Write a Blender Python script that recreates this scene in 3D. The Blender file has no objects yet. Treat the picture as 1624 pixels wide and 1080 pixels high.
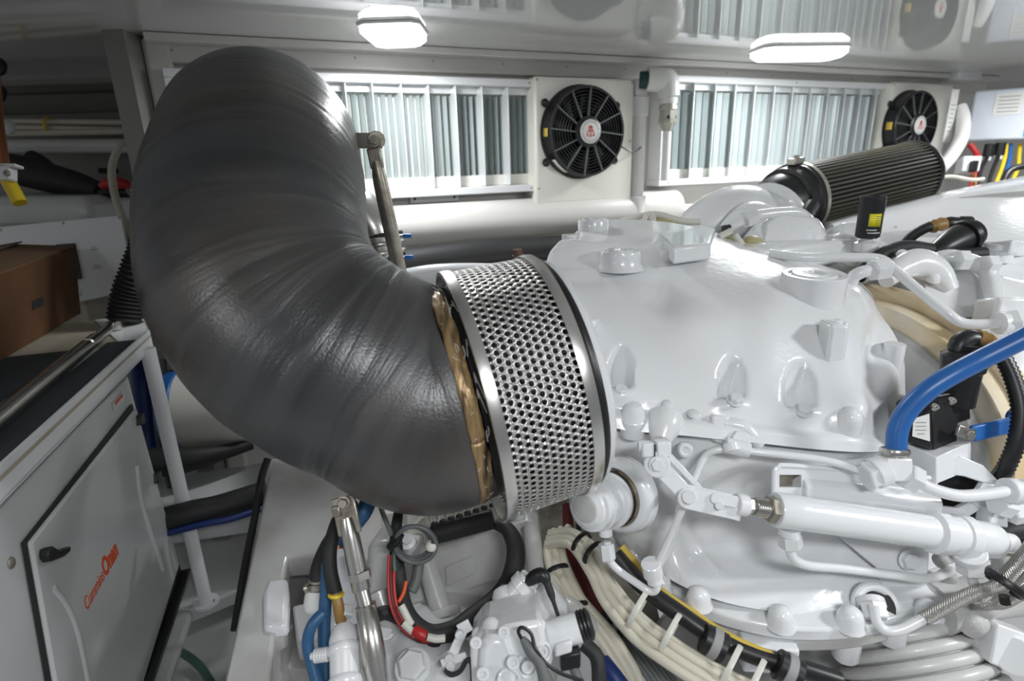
import bpy, math, random
from mathutils import Vector as V, Matrix, noise
random.seed(7)
S = bpy.context.scene
COL = S.collection
# ---------------------------------------------------------------- camera
F_PX = 900.0; PITCH = math.atan(280/900.0); ROLL = 0.03
CAM = V((0, 0, 1.60))
_F = V((0, math.cos(PITCH), -math.sin(PITCH)))
_R0 = V((1, 0, 0)); _U0 = V((0, math.sin(PITCH), math.cos(PITCH)))
_R = _R0*math.cos(ROLL) - _U0*math.sin(ROLL)
_U = _U0*math.cos(ROLL) + _R0*math.sin(ROLL)
cd = bpy.data.cameras.new('camera'); cam = bpy.data.objects.new('camera', cd); COL.objects.link(cam)
cam.matrix_world = Matrix(((_R.x, _U.x, -_F.x, CAM.x), (_R.y, _U.y, -_F.y, CAM.y), (_R.z, _U.z, -_F.z, CAM.z), (0, 0, 0, 1)))
cd.sensor_width = 36; cd.lens = 36*F_PX/1624; cd.clip_start = 0.02
S.camera = cam
cd.dof.use_dof = True; cd.dof.focus_distance = 1.12; cd.dof.aperture_fstop = 3.2
# ---------------------------------------------------------------- world, exposure, ceiling and fill lamps
S.view_settings.view_transform = 'Standard'; S.view_settings.look = 'None'; S.view_settings.gamma = 1
S.view_settings.use_curve_mapping = False
S.view_settings.exposure = -0.02
w = bpy.data.worlds.new('world'); S.world = w; w.use_nodes = True
w.node_tree.nodes['Background'].inputs[0].default_value = (0.93, 0.96, 1.0, 1)
w.node_tree.nodes['Background'].inputs[1].default_value = 0.23
ZC = 1.985      # ceiling height
def area(name, loc, sx, sy, power, rot=(0, 0, 0), col=(0.96, 0.98, 1.0)):
    ld = bpy.data.lights.new(name, 'AREA'); ld.shape = 'RECTANGLE'; ld.size = sx; ld.size_y = sy; ld.energy = power; ld.color = col
    o = bpy.data.objects.new(name, ld); COL.objects.link(o); o.location = loc; o.rotation_euler = rot
    return o
# lamps of the three fixtures in view, then three unseen added fill lamps
area('ceiling_and_fill_lamp', (-0.30, 1.83, ZC-0.062), 0.12, 0.16, 6.5)
area('ceiling_and_fill_lamp', (1.12, 2.33, ZC-0.05), 0.30, 0.12, 11)
area('ceiling_and_fill_lamp', (2.42, 2.42, ZC-0.062), 0.30, 0.14, 9)
area('ceiling_and_fill_lamp', (0.35, -0.35, ZC-0.03), 0.40, 0.20, 15)  # added fill without a fixture, behind the camera
area('ceiling_and_fill_lamp', (1.9, 0.3, ZC-0.03), 0.40, 0.20, 33)  # added fill from the right, out of view, brightens the engine
area('ceiling_and_fill_lamp', (-1.3, -0.5, ZC-0.03), 0.40, 0.20, 9)  # added fill, out of view behind left of the camera
# ---------------------------------------------------------------- placing helpers (metres in world space)
def P(x, y, d):
    return CAM + _F*d + _R*((x-812)/F_PX*d) - _U*((y-540)/F_PX*d)
def ray(x, y):
    return _F + _R*((x-812)/F_PX) - _U*((y-540)/F_PX)
def hit(x, y, p0, n):
    r = ray(x, y); t = (p0-CAM).dot(n)/r.dot(n)
    return CAM + r*t
def PZ(x, y, z): return hit(x, y, V((0, 0, z)), V((0, 0, 1)))
def px(p):
    q = p-CAM; d = q.dot(_F)
    return 812+F_PX*q.dot(_R)/d, 540-F_PX*q.dot(_U)/d, d
def rpx(r, d): return r*d/F_PX
YAW = math.radians(23.3)
DW = V((math.cos(YAW), math.sin(YAW), 0)); NW = V((math.sin(YAW), -math.cos(YAW), 0)); UZ = V((0, 0, 1))
A0 = P(930, 212, 2.32)
def W(x, y, off=0): return hit(x, y, A0+NW*off, NW)
def WU(x, y, off=0):
    p = W(x, y, off); return (p-A0).dot(DW), p.z
def WP(u, z, off): q = A0+DW*u+NW*off; return V((q.x, q.y, z))
# ---------------------------------------------------------------- materials
def mat(name, col, rough=0.5, metal=0.0, bump=0.0, bscale=80, var=0.0, vscale=6, col2=None, coat=0.0, emit=None, es=1, trans=0, ior=1.5, stretch=None, spec=None, detail=4):
    m = bpy.data.materials.new(name); m.use_nodes = True; nt = m.node_tree; b = nt.nodes['Principled BSDF']
    b.inputs['Base Color'].default_value = (*col, 1); b.inputs['Roughness'].default_value = rough; b.inputs['Metallic'].default_value = metal
    b.inputs['Coat Weight'].default_value = coat; b.inputs['Coat Roughness'].default_value = 0.05; b.inputs['IOR'].default_value = ior
    if spec is not None: b.inputs['Specular IOR Level'].default_value = spec
    if trans: b.inputs['Transmission Weight'].default_value = trans
    if emit: b.inputs['Emission Color'].default_value = (*emit, 1); b.inputs['Emission Strength'].default_value = es
    tc = nt.nodes.new('ShaderNodeTexCoord'); src = tc.outputs['Object']
    if stretch:
        mp = nt.nodes.new('ShaderNodeMapping'); mp.inputs['Scale'].default_value = stretch; nt.links.new(src, mp.inputs[0]); src = mp.outputs[0]
    if var:
        n = nt.nodes.new('ShaderNodeTexNoise'); n.inputs['Scale'].default_value = vscale; n.inputs['Detail'].default_value = detail; nt.links.new(src, n.inputs['Vector'])
        mr = nt.nodes.new('ShaderNodeMapRange'); mr.inputs[1].default_value = 0.42; mr.inputs[2].default_value = 0.72; nt.links.new(n.outputs['Fac'], mr.inputs[0])
        mx = nt.nodes.new('ShaderNodeMix'); mx.data_type = 'RGBA'
        mm = nt.nodes.new('ShaderNodeMath'); mm.operation = 'MULTIPLY'; mm.inputs[1].default_value = var; nt.links.new(mr.outputs[0], mm.inputs[0])
        nt.links.new(mm.outputs[0], mx.inputs[0]); mx.inputs[6].default_value = (*col, 1); mx.inputs[7].default_value = (*(col2 or [c*0.5 for c in col]), 1)
        nt.links.new(mx.outputs[2], b.inputs['Base Color'])
    if bump:
        n = nt.nodes.new('ShaderNodeTexNoise'); n.inputs['Scale'].default_value = bscale; n.inputs['Detail'].default_value = 3; nt.links.new(src, n.inputs['Vector'])
        bp = nt.nodes.new('ShaderNodeBump'); bp.inputs['Strength'].default_value = bump; bp.inputs['Distance'].default_value = 0.002
        nt.links.new(n.outputs['Fac'], bp.inputs['Height']); nt.links.new(bp.outputs[0], b.inputs['Normal'])
    return m
M = {}
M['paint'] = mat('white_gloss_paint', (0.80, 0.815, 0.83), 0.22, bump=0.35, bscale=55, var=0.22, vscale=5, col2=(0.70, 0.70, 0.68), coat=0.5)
M['paint2'] = mat('white_paint_soiled_shaded', (0.56, 0.56, 0.55), 0.35, bump=0.3, bscale=70, var=0.6, vscale=7, col2=(0.34, 0.32, 0.29), coat=0.2)  # soiled white; base colour also darkened to stand for shade under the elbow
M['cream'] = mat('cream_panel', (0.83, 0.82, 0.745), 0.35, var=0.2, vscale=3, col2=(0.77, 0.755, 0.68))
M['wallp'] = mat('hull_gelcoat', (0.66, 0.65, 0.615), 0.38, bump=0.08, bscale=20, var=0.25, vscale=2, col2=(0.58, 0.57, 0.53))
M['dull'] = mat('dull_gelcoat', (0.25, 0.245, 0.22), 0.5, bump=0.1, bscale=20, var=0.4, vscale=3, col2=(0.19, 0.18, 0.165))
M['ceil'] = mat('ceiling_gelcoat', (0.60, 0.60, 0.585), 0.035, ior=2.6, bump=0.003, bscale=3)
M['frame'] = mat('white_powder_coat', (0.80, 0.81, 0.82), 0.3)
M['blade'] = mat('blade_aluminium', (0.78, 0.80, 0.81), 0.35, metal=0.25)
M['vane'] = mat('separator_vane', (0.52, 0.58, 0.585), 0.4, metal=0.35, var=0.3, vscale=3, col2=(0.40, 0.46, 0.47))
M['white'] = mat('white_plastic', (0.78, 0.79, 0.80), 0.35)
M['pvc'] = mat('white_pvc', (0.76, 0.76, 0.74), 0.3, var=0.2, vscale=10, col2=(0.62, 0.61, 0.58))
M['black'] = mat('black_plastic', (0.012, 0.012, 0.013), 0.38)
M['rubber'] = mat('black_rubber', (0.018, 0.018, 0.019), 0.6, bump=0.2, bscale=200)
M['grey'] = mat('grey_sheath', (0.13, 0.14, 0.14), 0.5)
M['steel'] = mat('stainless_steel', (0.62, 0.61, 0.58), 0.26, metal=1, var=0.5, vscale=14, col2=(0.40, 0.37, 0.32), bump=0.1, bscale=60)
M['polish'] = mat('polished_stainless', (0.66, 0.65, 0.63), 0.27, metal=1, bump=0.1, bscale=18, var=0.3, vscale=12, col2=(0.6, 0.58, 0.54))
M['tarnish'] = mat('tarnished_steel', (0.50, 0.47, 0.41), 0.38, metal=0.9, var=0.7, vscale=30, col2=(0.22, 0.17, 0.11), bump=0.3, bscale=90)
M['rust'] = mat('rusty_bolt', (0.16, 0.09, 0.065), 0.75, metal=0.3, bump=0.6, bscale=120)
M['nickel'] = mat('dull_nickel', (0.55, 0.54, 0.47), 0.35, metal=0.9)
M['brass'] = mat('brown_nylon', (0.30, 0.17, 0.05), 0.45)
M['blue'] = mat('blue_hose', (0.02, 0.125, 0.40), 0.32, var=0.3, vscale=12, col2=(0.02, 0.09, 0.30))
M['blued'] = mat('dark_blue_hose', (0.025, 0.10, 0.22), 0.42)
M['navy'] = mat('navy_sheath', (0.01, 0.03, 0.16), 0.5)
M['yellow'] = mat('yellow_tape', (0.75, 0.55, 0.03), 0.4)
M['dyellow'] = mat('mustard_cable', (0.60, 0.43, 0.07), 0.45)
M['red'] = mat('red_wire', (0.45, 0.02, 0.02), 0.4)
M['dred'] = mat('dark_red_wire', (0.12, 0.012, 0.015), 0.5)
M['creamc'] = mat('cream_cable', (0.63, 0.595, 0.49), 0.42, var=0.35, vscale=20, col2=(0.52, 0.48, 0.38))
M['tie'] = mat('natural_tie', (0.68, 0.67, 0.60), 0.4)
M['heat'] = mat('heat_browned_paint', (0.66, 0.52, 0.31), 0.3, var=0.9, vscale=6, col2=(0.80, 0.76, 0.66), coat=0.3, bump=0.2)
M['card'] = mat('corrugated_cardboard', (0.125, 0.056, 0.02), 0.85, var=0.5, vscale=8, col2=(0.085, 0.036, 0.013), bump=0.4, bscale=60)
M['cardtop'] = mat('cardboard_flap', (0.17, 0.10, 0.05), 0.85, bump=0.4, bscale=60)
M['copper'] = mat('copper_pipe', (0.42, 0.17, 0.07), 0.35, metal=0.8)
M['orange'] = mat('orange_red_print', (0.72, 0.10, 0.03), 0.5)
M['redp'] = mat('red_print', (0.62, 0.03, 0.03), 0.5)
M['ink'] = mat('black_print', (0.02, 0.02, 0.02), 0.6)
M['greyp'] = mat('grey_print', (0.30, 0.30, 0.30), 0.6)
M['paper'] = mat('paper_label', (0.72, 0.72, 0.69), 0.6)
M['grip'] = mat('grip_mat', (0.035, 0.045, 0.05), 0.7, bump=0.5, bscale=250)
M['gset'] = mat('genset_paint', (0.62, 0.635, 0.63), 0.28, var=0.15, vscale=3, coat=0.3, col2=(0.54, 0.55, 0.55))
M['green'] = mat('green_hose', (0.06, 0.13, 0.09), 0.45)
M['teal'] = mat('dark_green_fitting', (0.01, 0.05, 0.05), 0.35)
M['lamp'] = mat('lit_lens', (0.9, 0.9, 0.9), 0.3, emit=(0.97, 0.99, 1.0), es=4.5)
M['bwhite'] = mat('bright_blue_white', (0.62, 0.66, 0.72), 0.4)
M['foil'] = mat('frayed_glass_cloth', (0.40, 0.27, 0.13), 0.36, metal=0.4, var=1.0, vscale=8, col2=(0.035, 0.02, 0.012), bump=0.8, bscale=14, stretch=(14, 1.6, 1.2))
M['floor'] = mat('bilge_paint', (0.52, 0.53, 0.53), 0.35, var=0.4, vscale=4, col2=(0.40, 0.41, 0.41))
M['dirty'] = mat('dusty_ledge', (0.46, 0.42, 0.33), 0.7, var=0.6, vscale=9, col2=(0.33, 0.29, 0.21))
M['filter'] = mat('pleated_filter_media', (0.008, 0.0075, 0.006), 0.55)
M['filterh'] = mat('filter_pleat_edge', (0.085, 0.08, 0.055), 0.5)
M['lyel'] = mat('yellow_label', (0.78, 0.72, 0.03), 0.5)
M['sky'] = mat('light_blue_sticker', (0.12, 0.42, 0.65), 0.5)
M['putty'] = mat('yellowed_sealant', (0.55, 0.49, 0.27), 0.5, bump=0.6, bscale=60)
M['plate'] = mat('etched_dark_plate', (0.06, 0.06, 0.06), 0.4, metal=0.4)
def wrap_material():
    m = bpy.data.materials.new('silicone_wrapped_insulation'); m.use_nodes = True; nt = m.node_tree; b = nt.nodes['Principled BSDF']; L = nt.links.new
    uv = nt.nodes.new('ShaderNodeUVMap'); uv.uv_map = 'UV'
    mp = nt.nodes.new('ShaderNodeMapping'); mp.inputs['Scale'].default_value = (2.6, 36, 1); mp.inputs['Rotation'].default_value = (0, 0, 0.012); L(uv.outputs[0], mp.inputs[0])
    n1 = nt.nodes.new('ShaderNodeTexNoise'); n1.inputs['Scale'].default_value = 1.0; n1.inputs['Detail'].default_value = 5; n1.inputs['Roughness'].default_value = 0.5; n1.inputs['Distortion'].default_value = 0.5; L(mp.outputs[0], n1.inputs['Vector'])
    tc = nt.nodes.new('ShaderNodeTexCoord')
    n2 = nt.nodes.new('ShaderNodeTexNoise'); n2.inputs['Scale'].default_value = 5; n2.inputs['Detail'].default_value = 5; L(tc.outputs['Object'], n2.inputs['Vector'])
    n3 = nt.nodes.new('ShaderNodeTexNoise'); n3.inputs['Scale'].default_value = 260; n3.inputs['Detail'].default_value = 2; L(tc.outputs['Object'], n3.inputs['Vector'])
    cr = nt.nodes.new('ShaderNodeValToRGB'); cr.color_ramp.elements[0].position = 0.38; cr.color_ramp.elements[0].color = (0.036, 0.038, 0.042, 1)
    cr.color_ramp.elements[1].position = 0.68; cr.color_ramp.elements[1].color = (0.062, 0.052, 0.043, 1); L(n2.outputs['Fac'], cr.inputs[0])
    mx = nt.nodes.new('ShaderNodeMix'); mx.data_type = 'RGBA'; mx.blend_type = 'MULTIPLY'; mx.inputs[0].default_value = 0.6
    cr2 = nt.nodes.new('ShaderNodeValToRGB'); cr2.color_ramp.elements[0].position = 0.3; cr2.color_ramp.elements[0].color = (0.22, 0.22, 0.24, 1); cr2.color_ramp.elements[1].position = 0.65; cr2.color_ramp.elements[1].color = (1.7, 1.7, 1.7, 1)
    L(n1.outputs['Fac'], cr2.inputs[0]); L(cr.outputs[0], mx.inputs[6]); L(cr2.outputs[0], mx.inputs[7]); L(mx.outputs[2], b.inputs['Base Color'])
    mr = nt.nodes.new('ShaderNodeMapRange'); mr.inputs[1].default_value = 0.3; mr.inputs[2].default_value = 0.7; mr.inputs[3].default_value = 0.30; mr.inputs[4].default_value = 0.48; L(n1.outputs['Fac'], mr.inputs[0]); L(mr.outputs[0], b.inputs['Roughness'])
    ad = nt.nodes.new('ShaderNodeMath'); ad.operation = 'MULTIPLY_ADD'; ad.inputs[1].default_value = 0.12; L(n3.outputs['Fac'], ad.inputs[0]); L(n1.outputs['Fac'], ad.inputs[2])
    bp = nt.nodes.new('ShaderNodeBump'); bp.inputs['Strength'].default_value = 0.36; bp.inputs['Distance'].default_value = 0.011; L(ad.outputs[0], bp.inputs['Height']); L(bp.outputs[0], b.inputs['Normal'])
    b.inputs['IOR'].default_value = 1.85; b.inputs['Metallic'].default_value = 0.1
    return m
M['wrap'] = wrap_material()
def braid_material():
    m = mat('braided_stainless_sleeve', (0.42, 0.41, 0.38), 0.35, metal=0.8); nt = m.node_tree; b = nt.nodes['Principled BSDF']; L = nt.links.new
    uv = nt.nodes.new('ShaderNodeUVMap'); uv.uv_map = 'UV'
    h = []
    for sgn in (1, -1):
        mp = nt.nodes.new('ShaderNodeMapping'); mp.inputs['Rotation'].default_value = (0, 0, sgn*0.8); mp.inputs['Scale'].default_value = (1, 1, 1); L(uv.outputs[0], mp.inputs[0])
        wv = nt.nodes.new('ShaderNodeTexWave'); wv.inputs['Scale'].default_value = 7; L(mp.outputs[0], wv.inputs['Vector']); h.append(wv)
    mm = nt.nodes.new('ShaderNodeMath'); mm.operation = 'MAXIMUM'; L(h[0].outputs['Fac'], mm.inputs[0]); L(h[1].outputs['Fac'], mm.inputs[1])
    bp = nt.nodes.new('ShaderNodeBump'); bp.inputs['Strength'].default_value = 0.8; bp.inputs['Distance'].default_value = 0.002; L(mm.outputs[0], bp.inputs['Height']); L(bp.outputs[0], b.inputs['Normal'])
    return m
M['braid'] = braid_material()
# ---------------------------------------------------------------- mesh building
def perp(a):
    a = a.normalized(); t = UZ if abs(a.z) < 0.9 else V((1, 0, 0))
    u = a.cross(t).normalized(); return u, a.cross(u).normalized()
def crom(pts, n):
    """Catmull-Rom through tuples/vectors, n steps per span"""
    out = []; m = len(pts); D = len(pts[0])
    for i in range(m-1):
        p0 = pts[max(i-1, 0)]; p1 = pts[i]; p2 = pts[i+1]; p3 = pts[min(i+2, m-1)]
        for k in range(n):
            t = k/n; t2 = t*t; t3 = t2*t
            out.append(tuple(0.5*(2*p1[c]+(p2[c]-p0[c])*t+(2*p0[c]-5*p1[c]+4*p2[c]-p3[c])*t2+(3*p1[c]-p0[c]-3*p2[c]+p3[c])*t3) for c in range(D)))
    out.append(tuple(pts[-1])); return out
class MB:
    def __init__(s): s.v = []; s.f = []; s.uv = {}
    def add(s, vs, fs):
        o = len(s.v); s.v += [V(v) for v in vs]; s.f += [tuple(i+o for i in f) for f in fs]; return s
    def box(s, c, ax, ay, az, sx, sy, sz):
        c = V(c); vs = []
        for i in (-1, 1):
            for j in (-1, 1):
                for k in (-1, 1): vs.append(c+ax*(i*sx/2)+ay*(j*sy/2)+az*(k*sz/2))
        return s.add(vs, [(0, 1, 3, 2), (4, 6, 7, 5), (0, 4, 5, 1), (2, 3, 7, 6), (0, 2, 6, 4), (1, 5, 7, 3)])
    def prism(s, pts, vec):
        n = len(pts); vs = [V(p) for p in pts]+[V(p)+vec for p in pts]
        return s.add(vs, [tuple(range(n))[::-1], tuple(range(n, 2*n))]+[(i, (i+1) % n, n+(i+1) % n, n+i) for i in range(n)])
    def lathe(s, p0, a, prof, seg=24, cap=(True, True)):
        """prof: list of (distance along a, radius)"""
        p0 = V(p0); a = a.normalized(); u, w_ = perp(a); vs = []; fs = []
        for t, r in prof:
            for k in range(seg):
                an = 2*math.pi*k/seg; vs.append(p0+a*t+(u*math.cos(an)+w_*math.sin(an))*r)
        for i in range(len(prof)-1):
            for k in range(seg):
                k2 = (k+1) % seg; fs.append((i*seg+k, i*seg+k2, (i+1)*seg+k2, (i+1)*seg+k))
        if cap[0] and prof[0][1] > 1e-5: fs.append(tuple(range(seg)))
        if cap[1] and prof[-1][1] > 1e-5: fs.append(tuple(range((len(prof)-1)*seg, len(prof)*seg))[::-1])
        return s.add(vs, fs)
    def cyl(s, p0, p1, r0, r1=None, seg=20, bev=0.0):
        p0 = V(p0); p1 = V(p1); r1 = r0 if r1 is None else r1; a = p1-p0; L = a.length
        b = bev or min(r0, r1, L)*0.08
        return s.lathe(p0, a, [(0, max(r0-b, 1e-4)), (b, r0), (L-b, r1), (L, max(r1-b, 1e-4))], seg)
    def tube(s, pts, r, seg=12, n=6, cap=True, smooth=True, twist=0):
        P4 = [(*V(p), (r[i] if isinstance(r, (list, tuple)) else r)) for i, p in enumerate(pts)]
        Q = crom(P4, n) if (smooth and len(pts) > 2) else P4
        c = [V(q[:3]) for q in Q]; m = len(c); tan = [(c[min(i+1, m-1)]-c[max(i-1, 0)]).normalized() for i in range(m)]
        u, _ = perp(tan[0]); vs = []; fs = []; o = len(s.v); L = 0
        for i in range(m):
            if i: L += (c[i]-c[i-1]).length
            u = (u-tan[i]*u.dot(tan[i])).normalized(); w_ = tan[i].cross(u)
            for k in range(seg):
                an = 2*math.pi*k/seg; vs.append(c[i]+(u*math.cos(an)+w_*math.sin(an))*Q[i][3]); s.uv[o+i*seg+k] = (k/seg, L/max(Q[i][3]*6.283, 1e-6))
        for i in range(m-1):
            for k in range(seg):
                k2 = (k+1) % seg; fs.append((i*seg+k, i*seg+k2, (i+1)*seg+k2, (i+1)*seg+k))
        if cap: fs += [tuple(range(seg))[::-1], tuple(range((m-1)*seg, m*seg))]
        return s.add(vs, fs)
    def torus(s, c, a, R, r, seg=32, rs=10, arc=(0, 2*math.pi), xs=1):
        u, w_ = perp(a); a = a.normalized(); vs = []; fs = []; full = abs(arc[1]-arc[0]-2*math.pi) < 1e-4; N = seg if full else seg+1
        for i in range(N):
            an = arc[0]+(arc[1]-arc[0])*i/seg; dr = u*math.cos(an)+w_*math.sin(an)
            for k in range(rs):
                b = 2*math.pi*k/rs; vs.append(V(c)+dr*(R+r*math.cos(b))+a*(r*math.sin(b)*xs))
        for i in range(seg):
            i2 = (i+1) % N
            for k in range(rs): k2 = (k+1) % rs; fs.append((i*rs+k, i*rs+k2, i2*rs+k2, i2*rs+k))
        return s.add(vs, fs)
    def dome(s, c, a, r, h, seg=16, rings=5, base=0.0):
        prof = [(-base, r)] if base else []
        prof += [(h*math.sin(math.pi/2*i/rings), max(r*math.cos(math.pi/2*i/rings), 1e-4)) for i in range(rings+1)]
        return s.lathe(c, a, prof, seg)
    def grid(s, G, close=False):
        n = len(G); m = len(G[0]); vs = [p for row in G for p in row]; fs = []
        for i in range(n-1):
            for j in range(m-1): fs.append((i*m+j, i*m+j+1, (i+1)*m+j+1, (i+1)*m+j))
        return s.add(vs, fs)
BASE = {}
def mesh_of(name, mb, m, sharp=35, origin=V((0, 0, 0))):
    me = bpy.data.meshes.new(name); me.from_pydata([v-origin for v in mb.v], [], mb.f)
    if mb.uv:
        ul = me.uv_layers.new(name='UV')
        for lp in me.loops: ul.data[lp.index].uv = mb.uv.get(lp.vertex_index, (0, 0))
        for p in me.polygons:       # seam
            us = [ul.data[l].uv[0] for l in p.loop_indices]
            if max(us)-min(us) > 0.5:
                for l in p.loop_indices:
                    if ul.data[l].uv[0] < 0.4: ul.data[l].uv[0] += 1
    import bmesh as _b
    bm = _b.new(); bm.from_mesh(me); _b.ops.recalc_face_normals(bm, faces=bm.faces); bm.to_mesh(me); bm.free()
    me.shade_smooth(); me.set_sharp_from_angle(angle=math.radians(sharp)); me.materials.append(m); me.update()
    return me
def obj(name, mb, m, parent=None, bev=0, sharp=35, label=None, subsurf=0, solid=0):
    if isinstance(m, str): m = M[m]
    if parent is not None: org = BASE[parent.name_full]
    else:
        zs = min(v.z for v in mb.v); cx = sum((v.x for v in mb.v))/len(mb.v); cy = sum((v.y for v in mb.v))/len(mb.v); org = V((cx, cy, zs))
    o = bpy.data.objects.new(name, mesh_of(name, mb, m, sharp, org)); COL.objects.link(o)
    if parent is not None: o.parent = parent
    else: o.location = org
    BASE[o.name_full] = org
    if solid: s = o.modifiers.new('solid', 'SOLIDIFY'); s.thickness = solid; s.offset = 0
    if bev: b = o.modifiers.new('bevel', 'BEVEL'); b.width = bev; b.segments = 2; b.limit_method = 'ANGLE'; b.angle_limit = math.radians(40)
    if subsurf: b = o.modifiers.new('sub', 'SUBSURF'); b.levels = subsurf; b.render_levels = subsurf
    if label: o['label'] = label
    return o
def thing(name, base, label, cat, group=None):
    o = bpy.data.objects.new(name, None); COL.objects.link(o); o.location = base; o.empty_display_size = 0.05
    BASE[o.name_full] = V(base); return tag(o, label, cat, group)
def tag(o, label=None, cat=None, group=None, kind=None):
    if label: o['label'] = label
    if cat: o['category'] = cat
    if group: o['group'] = group
    if kind: o['kind'] = kind
    return o
def struct(name, mb, m, **k): return tag(obj(name, mb, m, **k), kind='structure')
_um = {}
def unit(kind):
    if kind not in _um:
        b = MB()
        if kind == 'hex_bolt':
            b.lathe((0, 0, 0), UZ, [(0, 1.25), (0.14, 1.25), (0.16, 1.1)], 16, (False, True)); b.lathe((0, 0, 0.1), UZ, [(0, 1.0), (0.62, 1.0), (0.75, 0.85)], 6)
        elif kind == 'hex_nut': b.lathe((0, 0, 0), UZ, [(0, 0.9), (0.1, 1.0), (0.9, 1.0), (1.0, 0.88)], 6)
        elif kind == 'cap_screw':
            b.lathe((0, 0, 0), UZ, [(0, 1.0), (0.85, 1.0), (1.0, 0.88), (1.0, 0.5), (0.55, 0.48), (0.5, 0.0001)], 14)
        elif kind == 'rivet': b.dome((0, 0, 0), UZ, 1, 0.45, 10, 3)
        elif kind == 'boss':   # domed casting boss
            b.lathe((0, 0, 0), UZ, [(-0.6, 1.15), (0, 1.0), (0.45, 0.9), (0.8, 0.62), (0.95, 0.3), (1.0, 0.001)], 18)
        _um[kind] = (b, {})
    return _um[kind]
def inst(kind, name, pos, a, r, h, m, parent, spin=0.3, label=None):
    b, cache = unit(kind)
    if m not in cache: cache[m] = mesh_of(kind, b, M[m])
    o = bpy.data.objects.new(name, cache[m]); COL.objects.link(o); a = V(a).normalized(); u, w_ = perp(a)
    uu = u*math.cos(spin)+w_*math.sin(spin); ww = a.cross(uu); pos = V(pos)
    mx = Matrix(((uu.x*r, ww.x*r, a.x*h, pos.x), (uu.y*r, ww.y*r, a.y*h, pos.y), (uu.z*r, ww.z*r, a.z*h, pos.z), (0, 0, 0, 1)))
    if parent is not None: o.parent = parent; o.matrix_local = Matrix.Translation(-BASE[parent.name_full]) @ mx
    else: o.matrix_world = mx
    if label: o['label'] = label
    return o
def text(name, s, p, right, up, size, m, parent, bold=0.0, ext=0.0004, align='LEFT', shear=0, width=None, ysc=1):
    c = bpy.data.curves.new(name, 'FONT'); c.body = s; c.size = size; c.extrude = ext; c.offset = bold; c.align_x = align; c.shear = shear
    c.materials.append(M[m]); r = right.normalized(); n = r.cross(up).normalized(); u = n.cross(r)
    tmp = bpy.data.objects.new(name+'_curve', c); COL.objects.link(tmp); bpy.context.view_layer.update()
    me = bpy.data.meshes.new_from_object(tmp.evaluated_get(bpy.context.evaluated_depsgraph_get())); bpy.data.objects.remove(tmp)
    if width:
        xs = [v.co.x for v in me.vertices]; k = width/(max(xs)-min(xs)); x0 = min(xs)
        for v in me.vertices: v.co = ((v.co.x-x0)*k, v.co.y*k*ysc, v.co.z)
    o = bpy.data.objects.new(name, me); COL.objects.link(o); q = V(p)-BASE[parent.name_full]; o.parent = parent
    o.matrix_local = Matrix(((r.x, u.x, n.x, q.x), (r.y, u.y, n.y, q.y), (r.z, u.z, n.z, q.z), (0, 0, 0, 1)))
    return o
def pp(l): return [P(*q) for q in l]
def hose(name, pts, r, m, label=None, cat='hose', parent=None, group=None, seg=12, n=7):
    o = obj(name, MB().tube(pp(pts), r, seg, n), m, parent)
    if parent is None: tag(o, label, cat, group)
    elif label: o['label'] = label
    return o
# ================================================================ room shell
def quadbox(pts, vec): return MB().prism(pts, vec)
# back wall, carrying the louvre panels: from its left corner to far right
uL = WU(262, 200)[0]; uR = WU(1540, 200)[0]
b = MB(); b.box(WP((uL+uR)/2, 1.0, -0.06), DW, NW, UZ, uR-uL, 0.12, 2.0); struct('wall_back', b, 'wallp')
# left recess wall with its stepped stringers
pl = P(250, 200, 2.65); yl = pl.y
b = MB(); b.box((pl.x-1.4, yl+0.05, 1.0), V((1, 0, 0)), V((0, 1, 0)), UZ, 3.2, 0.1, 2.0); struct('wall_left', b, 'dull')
def yz(x, y, Y):       # point on the vertical plane Y
    return hit(x, y, V((0, Y, 0)), V((0, 1, 0)))
b = MB()
za = yz(100, 146, yl-0.30).z; zb = yz(100, 94, yl-0.42).z; zc_ = yz(100, 250, yl-0.2).z
b.box((pl.x-1.35, yl-0.14, (za+zb)/2+0.03), V((1, 0, 0)), V((0, 1, 0)), UZ, 2.9, 0.30, (zb-za)); 
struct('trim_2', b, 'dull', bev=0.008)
b = MB(); b.box((pl.x-1.35, yl-0.21, zb+0.004), V((1, 0, 0)), V((0, 1, 0)), UZ, 2.9, 0.42, 0.012); struct('trim_3', b, 'wallp', bev=0.002)
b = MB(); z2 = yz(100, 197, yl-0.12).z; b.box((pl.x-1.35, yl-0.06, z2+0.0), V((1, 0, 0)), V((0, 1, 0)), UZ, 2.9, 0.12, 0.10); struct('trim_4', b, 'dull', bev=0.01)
# return wall between recess and louvre wall
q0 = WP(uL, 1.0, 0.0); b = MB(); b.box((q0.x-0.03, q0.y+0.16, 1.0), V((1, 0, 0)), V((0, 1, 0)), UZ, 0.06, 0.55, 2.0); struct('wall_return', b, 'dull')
# ceiling and floor
b = MB(); b.box((0.9, 1.4, ZC+0.03), V((1, 0, 0)), V((0, 1, 0)), UZ, 7.6, 6.6, 0.06); struct('ceiling', b, 'ceil')
b = MB(); b.box((0.9, 1.4, -0.03), V((1, 0, 0)), V((0, 1, 0)), UZ, 7.6, 6.6, 0.06); struct('floor', b, 'floor')
# end wall far right
qe = WP(uR, 1.0, 0.0); b = MB(); b.box((qe.x+1.2, qe.y+0.55, 1.0), V((1, 0, 0)), V((0, 1, 0)), UZ, 2.6, 0.1, 2.0); struct('wall_right', b, 'wallp')
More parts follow.
